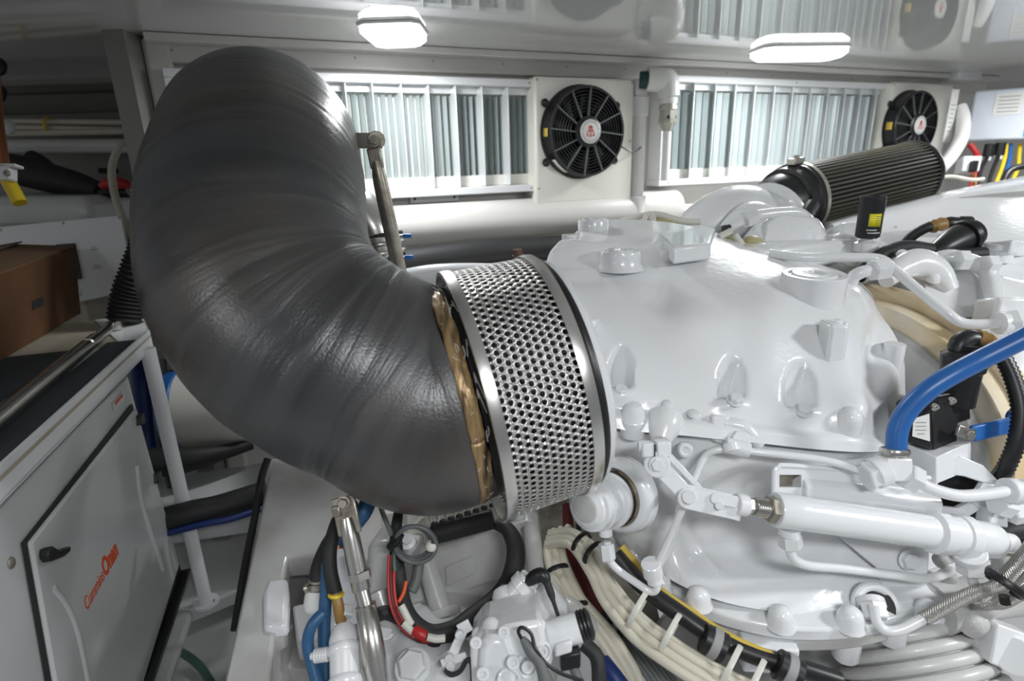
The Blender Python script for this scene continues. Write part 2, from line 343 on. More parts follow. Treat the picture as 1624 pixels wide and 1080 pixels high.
# top flange of the wall below the ceiling
u0, z0 = WU(300, 108, 0.05); u1, _ = WU(1260+240, 118, 0.05); zt = WU(900, 121, 0.05)[1]
b = MB(); b.box(WP((uL+uR)/2, (zt+ZC)/2-0.0, 0.02), DW, NW, UZ, uR-uL, 0.04, ZC-zt); t1 = struct('trim_1', b, 'wallp', bev=0.004)
for i in range(16):
    inst('rivet', 'screw', WP(uL+0.06+i*(uR-uL-0.1)/15, zt+0.035, 0.04), NW, 0.004, 0.004, 'tarnish', t1)
b = MB(); b.box(WP((uL+uR)/2, ZC-0.012, 0.05), DW, NW, UZ, uR-uL, 0.10, 0.022); struct('trim_5', b, 'wallp', bev=0.003)
# vertical corner post, left edge of louvre wall
b = MB(); b.box(WP(uL+0.02, 1.0, 0.0), DW, NW, UZ, 0.07, 0.10, 1.96); struct('trim_6', b, 'wallp', bev=0.012)

# ---------------------------------------------------------------- louvre panels
def louvre(name, label, xl, xr, blades, ang, vanes, zt, zb, grp='ventilation louvres on the wall', bw=0.055):
    ul = WU(xl, 220, 0.03)[0]; ur = WU(xr, 220, 0.03)[0]
    t = thing(name, WP((ul+ur)/2, zb, 0), label, 'louvre', grp)
    fw = 0.026
    for (a0, a1, b0, b1) in ((ul, ur, zt, zt+fw), (ul, ur, zb-fw, zb), (ul, ul+fw*0.8, zb, zt), (ur-fw*0.8, ur, zb, zt)):
        obj('frame_bar', MB().box(WP((a0+a1)/2, (b0+b1)/2, 0.045), DW, NW, UZ, a1-a0, 0.09, b1-b0), 'frame', t, bev=0.003)
    obj('back_tray', MB().box(WP((ul+ur)/2, (zb+zt)/2, 0.006), DW, NW, UZ, ur-ul, 0.008, zt-zb), 'cream', t)
    obj('sill_strip', MB().box(WP((ul+ur)/2, zb+0.02, 0.028), DW, NW, UZ, ur-ul-0.05, 0.03, 0.04), 'cream', t, bev=0.002)
    obj('head_strip', MB().box(WP((ul+ur)/2, zt-0.012, 0.03), DW, NW, UZ, ur-ul-0.05, 0.04, 0.024), 'blade', t, bev=0.002)
    for x in blades:
        u = WU(x, 137, 0.085)[0]
        d = (DW*math.sin(ang)+NW*math.cos(ang)); n = d.cross(UZ)
        c = WP(u, (zb+zt)/2, 0.088)-d*bw/2
        obj('louvre_blade', MB().box(c, d, n, UZ, bw, 0.0035, zt-zb-0.004), 'blade', t, bev=0.0012)
    k = 0; x = vanes[0]
    me = None
    u = WU(vanes[0], 220, 0.02)[0]; uend = WU(vanes[1], 220, 0.02)[0]; step = vanes[2]
    zz0 = zb+0.04; zz1 = zt-0.03
    b = MB(); w2 = step*0.36; o0 = V((0, 0, 0))
    prof = [(-w2, -0.012), (0, 0.010), (w2, -0.012), (w2*0.7, -0.014), (0, 0.006), (-w2*0.7, -0.014)]
    b.prism([DW*a+NW*c for a, c in prof], UZ*(zz1-zz0)); me = mesh_of('vane', b, M['vane'], 20)
    while u < uend:
        o = bpy.data.objects.new('vane', me); COL.objects.link(o); o.parent = t; o.location = WP(u, zz0, 0.034)-BASE[t.name_full]; u += step
    for sgn in (ul+0.05, (ul+ur)/2, ur-0.05):
        inst('rivet', 'screw', WP(sgn, zt+fw/2, 0.091), NW, 0.004, 0.003, 'tarnish', t)
        inst('rivet', 'screw', WP(sgn, zb-fw/2, 0.091), NW, 0.004, 0.003, 'tarnish', t)
    return t
ztop = WU(700, 134, 0.09)[1]; zbot = WU(720, 298, 0.09)[1]
louvre('ventilation_louvre', 'white louvre with thin steel blades over grey vanes behind the black elbow', 281, 849,
       [330, 375, 419, 462, 505, 547, 590, 636, 679, 722, 764, 805], 0.06, (300, 842, 0.0245), ztop, zbot)
ztop2 = WU(1200, 134, 0.09)[1]; zbot2 = WU(1140, 281, 0.09)[1]
louvre('ventilation_louvre', 'white louvre with broad angled blades behind the pleated air filter', 1034, 1402,
       [1101, 1135, 1167, 1198, 1229, 1258, 1287, 1315, 1342, 1367, 1392], -0.62, (1048, 1396, 0.038), ztop2, zbot2, bw=0.072)
# clip plate under left louvre
b = MB(); ua, zz = WU(650, 322, 0.01); ub, _ = WU(728, 318, 0.01); b.box(WP((ua+ub)/2, zbot-0.038, 0.008), DW, NW, UZ, ub-ua, 0.012, 0.03)
cl = obj('mounting_tab', b, 'frame', bev=0.003); tag(cl, 'small white mounting tab with two screws under the left louvre', 'bracket')
for k in (0.1, 0.9): inst('rivet', 'screw', WP(ua+(ub-ua)*k, zbot-0.036, 0.014), NW, 0.005, 0.003, 'ink', cl)
# ---------------------------------------------------------------- fans on their cream plates
def fan(cx, cy, R, plate, label_p, label_f, stickers):
    xl, xr, yt, yb, yref = plate
    ul = WU(xl, yref, 0.11)[0]; ur = WU(xr, yref, 0.11)[0]; zt = WU((xl+xr)/2, yt, 0.11)[1]; zb = WU((xl+xr)/2, yb, 0.11)[1]
    b = MB(); b.box(WP((ul+ur)/2, (zt+zb)/2, 0.055), DW, NW, UZ, ur-ul, 0.11, zt-zb)
    pt = obj('fan_mounting_plate', b, 'cream', bev=0.009); tag(pt, label_p, 'panel', 'cream plates carrying the fans')
    for (uu, zz) in ((ul+0.01, zt-0.012), (ur-0.012, zt-0.012), (ul+0.012, zb+0.06), (ur-0.014, (zt+zb)/2)):
        inst('rivet', 'screw', WP(uu, zz, 0.110), NW, 0.0045, 0.003, 'tarnish', pt)
    uc, zc = WU(cx, cy, 0.17); c0 = WP(uc, zc, 0.112)
    t = thing('axial_fan', WP(uc, zc-R, 0.112), label_f, 'fan', 'black fans on the wall')
    r_, u_ = DW, UZ
    def at(r, an, o): return c0+NW*o+(DW*math.cos(an)+UZ*math.sin(an))*r
    b = MB().lathe(c0, NW, [(0.0, R*1.02), (0.006, R*1.02), (0.008, R*0.97), (0.050, R*0.95), (0.056, R*0.97), (0.062, R*0.955), (0.062, R*0.90), (0.05, R*0.90), (0.004, R*0.92), (0.0, R*0.92)], 56, (False, False)); obj('shroud', b, 'black', t)
    b = MB().lathe(c0+NW*0.001, NW, [(0, R*0.93), (0.002, R*0.93)], 48); obj('duct_back', b, 'ink', t)
    for k in range(10):       # blades
        a0 = 2*math.pi*k/10+0.2; b = MB(); G = []
        for i in range(5):
            rr = R*(0.3+0.58*i/4); G.append([at(rr, a0+s*0.42-0.05*i, 0.018+0.018*s) for s in (0, 0.5, 1)])
        b.grid(G); obj('fan_blade', b, 'black', t, solid=0.002)
    b = MB()
    for rr in (0.43, 0.50, 0.57, 0.64, 0.71, 0.78, 0.85): b.torus(c0+NW*0.056, NW, R*rr, 0.0022, 48, 6)
    obj('guard_rings', b, 'black', t, label='concentric guard rings')
    for k in range(12):
        an = 2*math.pi*k/12+0.02; p0 = at(R*0.27, an, 0.060); p1 = at(R*0.94, an-0.10, 0.057); d = (p1-p0).normalized()
        b = MB().box((p0+p1)/2, d, d.cross(NW), NW, (p1-p0).length, 0.0045, 0.010); obj('guard_spoke', b, 'grey', t)
    b = MB().lathe(c0+NW*0.01, NW, [(0, R*0.30), (0.050, R*0.34), (0.056, R*0.33), (0.060, R*0.27), (0.066, R*0.26)], 36); obj('motor_hub', b, 'black', t)
    b = MB().lathe(c0+NW*0.076, NW, [(0, R*0.255), (0.003, R*0.255), (0.0035, R*0.25)], 36); e = obj('badge', b, 'paper', t, label='round white maker badge with red monogram')
    s = R*0.25; pm = lambda x, y: c0+NW*0.0805+DW*(x*s)+UZ*(y*s)
    b = MB()
    for (x0, y0, x1, y1) in ((-0.25, 0.38, 0.25, 0.38), (0, 0.5, 0, -0.5), (0, 0.52, -0.42, -0.35), (0, 0.52, 0.42, -0.35), (-0.42, -0.35, -0.1, -0.35), (0.42, -0.35, 0.1, -0.35), (-0.26, 0.05, 0.26, 0.05)):
        p0 = pm(x0, y0); p1 = pm(x1, y1); d = (p1-p0).normalized(); b.box((p0+p1)/2, d, d.cross(NW), NW, (p1-p0).length, s*0.07, 0.0006)
    obj('monogram', b, 'redp', e)
    b = MB(); b.torus(c0+NW*0.0795, NW, s*0.80, s*0.012, 36, 4)
    for k in range(26):
        if k in (0, 13): continue
        an = 2*math.pi*k/26; d = DW*math.cos(an)+UZ*math.sin(an); b.box(c0+NW*0.0800+d*s*0.88, d, d.cross(NW), NW, s*0.12, s*0.06, 0.0005)
    obj('badge_lettering', b, 'greyp', e)
    for an in (2.55, 3.75, 0.55, -0.6):
        c = at(R*1.08, an, 0.01); d = (c-c0-NW*0.01).normalized()
        b = MB().box(c-d*0.012, d, d.cross(NW), NW, 0.035, 0.018, 0.012); b.torus(c+d*0.004, NW, 0.011, 0.005, 16, 8); obj('mounting_lug', b, 'black', t)
    for (an, wd) in stickers:
        G = [[at(R*0.972, an+wd*i/6, o) for i in range(-6, 7)] for o in (0.014, 0.046)]; obj('rating_sticker', MB().grid(G), 'dyellow' if wd < 0.12 else 'tie', t, solid=0.0008)
    return c0
R1 = 0.168
c1 = fan(932, 209, R1, (849, 1004, 123, 320, 220), 'cream square plate carrying the fan between the louvres', 'round black fan with white badge between the two louvres', [(3.14, 0.09), (4.0, 0.22)])
c2 = fan(1453, 199, R1, (1403, 1499, 131, 300, 220), 'cream plate carrying the far fan above the air filter', 'round black fan facing right of the far louvre', [(3.14, 0.11)])
w1 = obj('fan_lead', MB().tube([W(985, 232, 0.17), W(1003, 241, 0.17), W(1017, 232, 0.12), W(1019, 212, 0.09), W(1006, 209, 0.10)], 0.003, 8), 'black'); tag(w1, 'thin black lead looping off the right side of the near fan', 'cable')
w1 = obj('drain_lead', MB().tube([W(948, 322, 0.06), W(965, 338, 0.05), W(985, 347, 0.04), W(1003, 342, 0.03)], 0.003, 8), 'grey'); tag(w1, 'thin grey cable sagging under the cream fan plate', 'cable')
# ---------------------------------------------------------------- PVC drain between louvres
t = thing('pvc_drain_pipe', W(1014, 345, 0.10), 'upright white plastic pipe between the fan plate and the right louvre', 'pipe')
p0 = W(1014, 175, 0.10); p1 = W(1014, 330, 0.10); p1 = V((p0.x, p0.y, p1.z)); pu = V((p0.x, p0.y, WU(1014, 125, 0.10)[1]))
obj('riser', MB().cyl(p1, pu, 0.027, seg=24), 'pvc', t)
obj('coupling', MB().cyl(p0-UZ*0.02, p0+UZ*0.05, 0.036, seg=24), 'pvc', t)
obj('tee', MB().cyl(p1-UZ*0.06, p1+UZ*0.05, 0.039, seg=24).cyl(p1-UZ*0.025, p1-UZ*0.025+DW*0.09, 0.035, seg=24), 'pvc', t)
obj('branch', MB().cyl(p1-UZ*0.025+DW*0.08, p1-UZ*0.025+DW*0.75, 0.028, seg=24), 'pvc', t)
t = thing('vent_elbow_assembly', W(1062, 200, 0.16), 'white plastic elbow with dull metal valve hanging before the right louvre', 'valve')
e0 = W(1026, 126, 0.14); e1 = W(1058, 128, 0.17); e2 = W(1062, 150, 0.17); e2 = V((e1.x+0.01, e1.y, e2.z))
obj('green_union', MB().cyl(W(1014, 127, 0.12), e0+(e1-e0)*0.2, 0.032, seg=20), 'teal', t, label='dark green union')
obj('elbow', MB().tube([e0, e0+(e1-e0)*0.7, e1-UZ*0.006, e2-UZ*0.01], [0.043, 0.045, 0.045, 0.042], 20, 6), 'pvc', t)
obj('collar', MB().cyl(e2-UZ*0.012, e2-UZ*0.035, 0.034, seg=20), 'pvc', t)
q = e2-UZ*0.030
obj('valve_body', MB().lathe(q, -UZ, [(0, 0.030), (0.022, 0.038), (0.025, 0.038), (0.027, 0.033), (0.06, 0.034), (0.062, 0.037), (0.075, 0.037), (0.078, 0.030), (0.105, 0.020), (0.107, 0.012)], 10), 'nickel', t)
for k in (-0.6, 0.6):
    d = (NW*math.cos(k)+DW*math.sin(k)); inst('rivet', 'port', q-UZ*0.055+d*0.0325, d, 0.007, 0.003, 'ink', t)
obj('drop_tube', MB().cyl(q-UZ*0.10, V((q.x, q.y, zbot2+0.0)), 0.017, seg=16), 'pvc', t)
# big white round duct along the wall foot and the black hose under it
b = MB().cyl(WP(uL+0.05, WU(760, 352, 0.1)[1], 0.06), WP(0.42, WU(760, 352, 0.1)[1], 0.06), 0.075, seg=32); o = obj('wall_duct', b, 'wallp'); tag(o, 'large pale round duct along the wall below the louvre', 'pipe')
zd = WU(760, 400, 0.14)[1]
o = obj('corrugated_hose', MB().tube([WP(u, zd+0.006*math.sin(u*9), 0.17-0.05*max(0, u-0.1)) for u in [-1.1, -0.9, -0.7, -0.5, -0.3, -0.1, 0.05, 0.16]], 0.045, 16), 'rubber'); tag(o, 'thick black hose lying along the wall under the duct', 'hose')
o = obj('black_cable', MB().tube([WP(-0.7, zd-0.06, 0.20), WP(-0.35, zd-0.075, 0.2), WP(0.0, zd-0.055, 0.18), WP(0.25, zd-0.01, 0.12), WP(0.6, zd+0.06, 0.08)], 0.005, 8), 'rubber'); tag(o, 'thin black cable below the thick hose at the wall foot', 'cable')
b = MB(); b.box(WP(0.0, zd-0.13, 0.19), DW, NW, UZ, 2.4, 0.38, 0.06); struct('trim_7', b, 'wallp', bev=0.01)
# ---------------------------------------------------------------- ceiling lights
def ceiling_light(c, ax, L, Wd, label):
    ax = ax.normalized(); ay = UZ.cross(ax); h = 0.038
    t = thing('ceiling_light', c-UZ*h, label, 'light', 'lit ceiling lights')
    def ring(l, w_, z, ch=0.025): return [c+ax*(x*l/2)+ay*(y*w_/2)-UZ*z for x, y in ((1, 1-2*ch/w_), (1-2*ch/l, 1), (-1+2*ch/l, 1), (-1, 1-2*ch/w_), (-1, -1+2*ch/w_), (-1+2*ch/l, -1), (1-2*ch/l, -1), (1, -1+2*ch/w_))]
    obj('housing', MB().prism(ring(L+0.012, Wd+0.012, 0.0), -UZ*0.008), 'frame', t, bev=0.002)
    r0 = ring(L, Wd, 0.008); r1 = ring(L, Wd, 0.024); r2 = ring(L-0.03, Wd-0.03, h)
    b = MB(); b.add(r0+r1+r2, [tuple(range(8))]+[(i, (i+1) % 8, 8+(i+1) % 8, 8+i) for i in range(8)]+[(8+i, 8+(i+1) % 8, 16+(i+1) % 8, 16+i) for i in range(8)]+[tuple(range(16, 24))[::-1]])
    obj('lens', b, 'lamp', t)
ceiling_light(V((-0.315, 1.84, ZC)), V((0.02, 1, 0)), 0.19, 0.165, 'lit white ceiling light directly above the black elbow')
ceiling_light(V((1.115, 2.36, ZC)), V((1, 0.10, 0)), 0.33, 0.15, 'lit white ceiling light above the right louvre')
ceiling_light(V((2.42, 2.42, ZC)), V((1, 0.1, 0)), 0.36, 0.17, 'lit white ceiling light cut by the right edge of the picture')
for q in ((0.35, -0.35), (1.9, 0.3-0.6), (-1.3, -0.5)): pass
# ================================================================ exhaust elbow
CL = P(742, 629, 0.920); CR = P(877, 592, 0.950); AX = (CR-CL).normalized()
path = [(716, 627, .912, 171), (670, 620, .905, 171), (600, 600, .895, 171), (527, 563, .885, 174), (457, 505, .885, 174), (418, 428, .90, 172), (409, 346, .945, 168), (414, 284, 1.02, 159), (418, 244, 1.12, 150), (420, 234, 1.24, 138), (424, 245, 1.36, 128), (440, 300, 1.44, 120), (446, 380, 1.47, 118)]
pts = [P(x, y, d) for x, y, d, r in path]; rad = [rpx(r, d) for x, y, d, r in path]
pts[1] = pts[0]-AX*(pts[1]-pts[0]).length
t = thing('exhaust_elbow', P(560, 800, .9), 'huge grey-black wrapped exhaust elbow curving up above the engine bed', 'pipe')
b = MB().tube(pts, rad, 72, 10)
b2 = MB(); b2.uv = b.uv; b2.f = b.f
for v in b.v:
    n1 = noise.noise(v*7)*0.0025+noise.noise(V((v.x*4+9, v.y*4, v.z*22)))*0.0010
    b2.v.append(v+V((n1, n1, n1)))
obj('wrapped_body', b2, 'wrap', t, sharp=60)
# frayed inner edge of the wrap, dark collar and flange
p0 = pts[0]; r0 = rad[0]
random.seed(3)
u_, w_ = perp(AX); G = []
for i in range(9):
    row = []
    for k in range(145):
        an = 2*math.pi*k/144; kk = k % 144
        jit = noise.noise(V((math.cos(an)*9, math.sin(an)*9, i*0.6)))*0.0035 + noise.noise(V((math.cos(an)*2, math.sin(an)*2, 3)))*0.004
        tt = i/8; off = -0.004+0.022*tt; rr = r0*(1.004 - 0.03*tt*tt + 0.010*math.sin(tt*math.pi)) + jit*(0.4+0.6*tt)
        row.append(p0+AX*(off+jit*0.5)+(u_*math.cos(an)+w_*math.sin(an))*rr)
    G.append(row)
obj('frayed_edge', MB().grid(G), 'foil', t, solid=0.002, label='browned frayed glass cloth edge')
b = MB()
for k in range(70):
    an = random.uniform(0, 6.28); rr = r0*1.0; d = u_*math.cos(an)+w_*math.sin(an); tg = AX.cross(d)
    q = p0+AX*random.uniform(0.0, 0.026)+d*rr; L = random.uniform(.005, .014)
    b.tube([q, q+tg*L*random.choice((-1, 1))+d*0.002, q+tg*L*1.6*random.choice((-1, 1))+d*random.uniform(0.001, 0.006)+AX*random.uniform(-.006, .006)], 0.0005, 4, 2)
tag(obj('loose_threads', b, 'tie', t), kind='stuff')
b = MB().lathe(p0+AX*0.02, AX, [(0, r0*0.99), (0.012, r0*0.975), (0.035, r0*0.93), (0.10, r0*0.91)], 64, (False, True)); obj('inner_collar', b, 'black', t)
# ================================================================ perforated heat shield
RL = rpx(197, .920); RR = rpx(187, .950); LN = (CR-CL).length
t = thing('perforated_heat_shield', CL-UZ*RL, 'polished perforated steel sleeve around the joint between the elbow and the engine', 'shield')
u_, w_ = perp(AX)
def sp(s_, an, dr=0.0): return CL+AX*s_+(u_*math.cos(an)+w_*math.sin(an))*((RL+(RR-RL)*s_/LN)+dr)
band = 0.017; n_s = 11; n_a = 112; s0 = band*0.8; s1 = LN-band*0.8; ds = (s1-s0)/n_s; da = 2*math.pi/n_a
vs = []; fs = []; rh = 0.0041
for j in range(n_a):
    for i in range(n_s):
        sc_ = s0+(i+0.5)*ds; ac = (j+(0.5 if i % 2 else 0))*da; R_ = RL+(RR-RL)*sc_/LN; o = len(vs)
        hw = ds/2; ha = da/2*R_
        outer = [(-hw, -ha), (0, -ha), (hw, -ha), (hw, 0), (hw, ha), (0, ha), (-hw, ha), (-hw, 0)]
        for (x, y) in outer: vs.append(sp(sc_+x, ac+y/R_))
        for (x, y) in outer:
            an = math.atan2(y, x); vs.append(sp(sc_+rh*math.cos(an), ac+rh*math.sin(an)/R_))
        fs += [(o+k, o+(k+1) % 8, o+8+(k+1) % 8, o+8+k) for k in range(8)]
b = MB(); b.add(vs, fs); o = obj('perforated_sheet', b, 'polish', t, solid=0.0014, sharp=50)
for (sa, nm) in ((0, 'a'), (LN-band, 'b')):
    R_ = RL+(RR-RL)*sa/LN
    b = MB().lathe(CL+AX*sa, AX, [(0, R_), (0.0005, R_+0.0035), (band*.5, R_+0.0045), (band-0.0005, R_+0.0035), (band, R_), (band, R_-0.002), (0, R_-0.002), (0, R_)], 96, (False, False)); obj('rim_band', b, 'polish', t, sharp=30)
b = MB().box(sp(LN*0.5, 0, 0.002), AX, V((0, 1, 0)), UZ, 0.01, 0.01, 0.001)
# black gasket flange and rusty studs beyond the sleeve
t = thing('turbo_outlet_flange', CR-UZ*0.2, 'dark round gasket flange between the steel sleeve and the white housing', 'flange')
b = MB().lathe(CR+AX*0.002, AX, [(0, RR*0.7), (0, RR*0.975), (0.003, RR*0.985), (0.007, RR*0.985), (0.008, RR*0.95), (0.02, RR*0.93)], 64); obj('flange_plate', b, 'black', t)
b = MB().lathe(CR+AX*-0.09, AX, [(0, RR*0.86), (0.10, RR*0.86)], 48, (False, False)); obj('pipe_core', b, 'rubber', t)
for (x, y) in ((822, 402), (853, 420)):
    q = P(x, y+4, 1.0); d = (UZ*0.9-AX*0.1).normalized(); b = MB().cyl(q-d*0.03, q+d*0.012, 0.0085, seg=10).lathe(q+d*0.002, d, [(-.012, .0125), (0, .0125)], 6); obj('rusty_stud', b, 'rust', t)
# ================================================================ stay rods of the elbow
def bar(mb, pa, pb, wid, th, face):
    d = (pb-pa).normalized(); f = (face-d*face.dot(d)).normalized(); s_ = d.cross(f); mb.box((pa+pb)/2, d, s_, f, (pb-pa).length, wid, th); return mb
toc = -_F
t = thing('upper_stay_rod', P(630, 430, 1.2), 'tarnished steel stay rod bolted to a lug right of the elbow top', 'rod')
pa = P(590, 226, 1.12); pb = P(634, 432, 1.22)
b = MB(); b.box(P(578, 223, 1.14), _R, _U, _F, 0.070, 0.028, 0.012); b.cyl(P(597, 222, 1.133), P(597, 222, 1.145), 0.0175); obj('lug', b, 'tarnish', t, bev=0.002)
inst('hex_bolt', 'bolt', P(594, 224, 1.12), -_F, 0.0095, 0.012, 'tarnish', t)
b = MB(); d = (pb-pa).normalized()
bar(b, pa+d*0.01, pa+d*0.05, 0.027, 0.010, toc); obj('flat_end', b, 'tarnish', t, bev=0.003)
obj('rod', MB().tube([pa+d*0.035, pa+d*0.07, pa+(pb-pa)*0.6, pb], [0.008, 0.0145, 0.0155, 0.0155], 16, 6), 'tarnish', t)
t = thing('lower_stay_rod', P(590, 1000, .8), 'bright steel turnbuckle stay hanging from under the elbow', 'rod')
pa = P(546, 800, .86); pb = P(573, 935, .845); pc = P(597, 1075, .80); d = (pb-pa).normalized()
b = MB(); bar(b, pa-d*0.012, pa+d*0.045, 0.036, 0.006, toc); obj('clevis', b, 'tarnish', t, bev=0.002)
bar2 = MB(); bar(bar2, P(534, 800, .862), P(538, 818, .862), 0.014, 0.02, toc); obj('clevis_cheek', bar2, 'tarnish', t, bev=0.003)
inst('hex_bolt', 'bolt', P(545, 797, .855), toc, 0.008, 0.01, 'tarnish', t)
obj('upper_rod', MB().tube([pa+d*0.02, pa+d*0.05, pb], [0.010, 0.0135, 0.0135], 16, 5), 'steel', t)
inst('hex_nut', 'lock_nut', P(570, 905, .848), d, 0.0165, 0.014, 'steel', t); inst('hex_nut', 'lock_nut', P(579, 958, .842), d, 0.0165, 0.016, 'steel', t)
obj('thread', MB().cyl(pb, P(580, 962, .84), 0.011), 'steel', t)
obj('lower_rod', MB().tube([P(580, 965, .84), P(588, 1010, .82), P(596, 1060, .81), P(606, 1110, .80)], [0.0145, 0.0165, 0.0165, 0.012], 16, 5), 'steel', t)
# ================================================================ stainless pipe with clamps behind
t = thing('stainless_pipe_elbow', P(600, 430, 1.6), 'brushed stainless pipe elbow with hose clamps behind the black elbow', 'pipe')
obj('pipe', MB().tube([P(540, 330, 1.55), P(568, 335, 1.55), P(590, 362, 1.56), P(600, 400, 1.58), P(606, 445, 1.6)], rpx(36, 1.56), 28, 8), 'steel', t)
obj('hose_sleeve', MB().tube([P(603, 405, 1.58), P(607, 440, 1.6), P(612, 520, 1.62)], rpx(40, 1.58), 28, 4), 'rubber', t)
for (x, y) in ((598, 374), (600, 388), (603, 402), (606, 414)):
    b = MB().torus(P(x, y, 1.575), P(x+8, y+40, 1.59)-P(x, y, 1.575), rpx(39, 1.58), 0.0035, 32, 8, xs=1.6); obj('clamp_band', b, 'steel' if y in (388, 402) else 'rubber', t)
for (x, y) in ((612, 374), (615, 408)):
    q = P(x, y, 1.51); b = MB().cyl(q, q+_R*0.05, 0.004); obj('clamp_screw', b, 'steel', t); obj('screw_cap', MB().cyl(q+_R*0.046, q+_R*0.068, 0.006), 'blue', t, label='bright blue cap')
# ================================================================ castings: smooth patches from control rows
def gauss(x, s): return math.exp(-x*x/(2*s*s))
def patch(rows, n=6, disp=None, back=V((0.10, 0.35, -0.05)), close=True):
    """rows: lists of (px, py, depth) control points, same length each; returns a closed body"""
    R1 = [crom(r, n) for r in rows]; m = len(R1[0]); cols = [crom([r[j] for r in R1], n) for j in range(m)]
    H = len(cols[0]); G = [[P(*cols[j][i]) for j in range(m)] for i in range(H)]
    if disp:
        N = [[None]*m for _ in range(H)]
        for i in range(H):
            for j in range(m):
                a = G[min(i+1, H-1)][j]-G[max(i-1, 0)][j]; c = G[i][min(j+1, m-1)]-G[i][max(j-1, 0)]
                nn = a.cross(c)
                if nn.length < 1e-9: nn = -_F
                nn.normalize()
                if nn.dot(ray(cols[j][i][0], cols[j][i][1])) > 0: nn = -nn
                N[i][j] = nn
        G = [[G[i][j]+N[i][j]*disp(cols[j][i][0], cols[j][i][1]) for j in range(m)] for i in range(H)]
    b = MB().grid(G)
    if close:
        loop = [j for j in range(m)]+[i*m+m-1 for i in range(1, H)]+[(H-1)*m+j for j in range(m-2, -1, -1)]+[i*m for i in range(H-2, 0, -1)]
        o = len(b.v); b.v += [b.v[k]+back for k in loop]; L = len(loop)
        b.f += [(loop[k], loop[(k+1) % L], o+(k+1) % L, o+k) for k in range(L)]; b.f.append(tuple(range(o, o+L)))
    return b
def sm(x, a, b_):
    t = min(max((x-a)/(b_-a), 0), 1); return t*t*(3-2*t)
G_ = thing('white_gearbox_housing', P(1200, 1000, 1.2), 'large glossy white cast housing with pockets and bolts right of the steel sleeve', 'engine casting')
# upper barrel: rows from seam to crest to far side
# row control depths follow an arch
xs_seam = [(905, 600, 1.02), (938, 655, .99), (962, 676, .975), (1010, 686, .965), (1100, 694, .958), (1200, 704, .955), (1300, 714, .965), (1360, 717, .98), (1400, 712, 1.00), (1424, 686, 1.04), (1438, 655, 1.10)]
rows = [xs_seam,
 [(902, 570, 1.03), (932, 618, 1.00), (962, 640, .985), (1012, 655, .975), (1100, 660, .968), (1200, 668, .965), (1300, 676, .975), (1358, 676, .99), (1396, 666, 1.01), (1420, 642, 1.05), (1434, 620, 1.10)],
 [(890, 520, 1.05), (920, 560, 1.025), (960, 575, 1.01), (1015, 585, 1.00), (1100, 590, .995), (1200, 597, .995), (1300, 603, 1.005), (1352, 604, 1.02), (1390, 598, 1.04), (1416, 580, 1.07), (1430, 568, 1.11)],
 [(880, 480, 1.09), (905, 500, 1.07), (950, 510, 1.055), (1015, 515, 1.05), (1100, 518, 1.045), (1200, 524, 1.045), (1300, 530, 1.055), (1345, 534, 1.07), (1380, 534, 1.09), (1404, 528, 1.11), (1416, 524, 1.14)],
 [(874, 450, 1.13), (895, 455, 1.12), (945, 452, 1.12), (1015, 450, 1.12), (1100, 452, 1.12), (1200, 460, 1.12), (1290, 474, 1.12), (1335, 484, 1.13), (1368, 490, 1.14), (1388, 492, 1.16), (1396, 494, 1.18)],
 [(872, 425, 1.19), (895, 412, 1.20), (945, 402, 1.21), (1015, 400, 1.215), (1100, 408, 1.215), (1200, 422, 1.21), (1280, 440, 1.20), (1325, 452, 1.20), (1352, 460, 1.20), (1372, 468, 1.21), (1380, 472, 1.22)],
 [(884, 402, 1.27), (905, 382, 1.30), (945, 370, 1.32), (1015, 368, 1.33), (1100, 378, 1.32), (1200, 400, 1.30), (1270, 424, 1.27), (1310, 436, 1.26), (1338, 444, 1.26), (1355, 452, 1.26), (1364, 458, 1.26)],
 [(900, 392, 1.33), (915, 366, 1.38), (948, 350, 1.43), (1015, 348, 1.45), (1100, 360, 1.44), (1200, 390, 1.41), (1262, 418, 1.36), (1300, 428, 1.34), (1326, 436, 1.34), (1342, 444, 1.33), (1352, 452, 1.32)]]
def pocket(x, y, cx, yt, yb, hw, depth):
    """upright pocket: pointed arch at the top, flat ledge at the bottom"""
    if y > yb+6 or y < yt-10: return 0
    t = min(max((y-yt)/(yb-yt), 0), 1); wd = hw*math.sqrt(min(1, t*2.2))+1e-3
    e = sm(1-abs(x-cx)/wd, 0, 0.6); k = t**0.8*sm(yb+6-y, 0, 10)
    return -depth*e*k
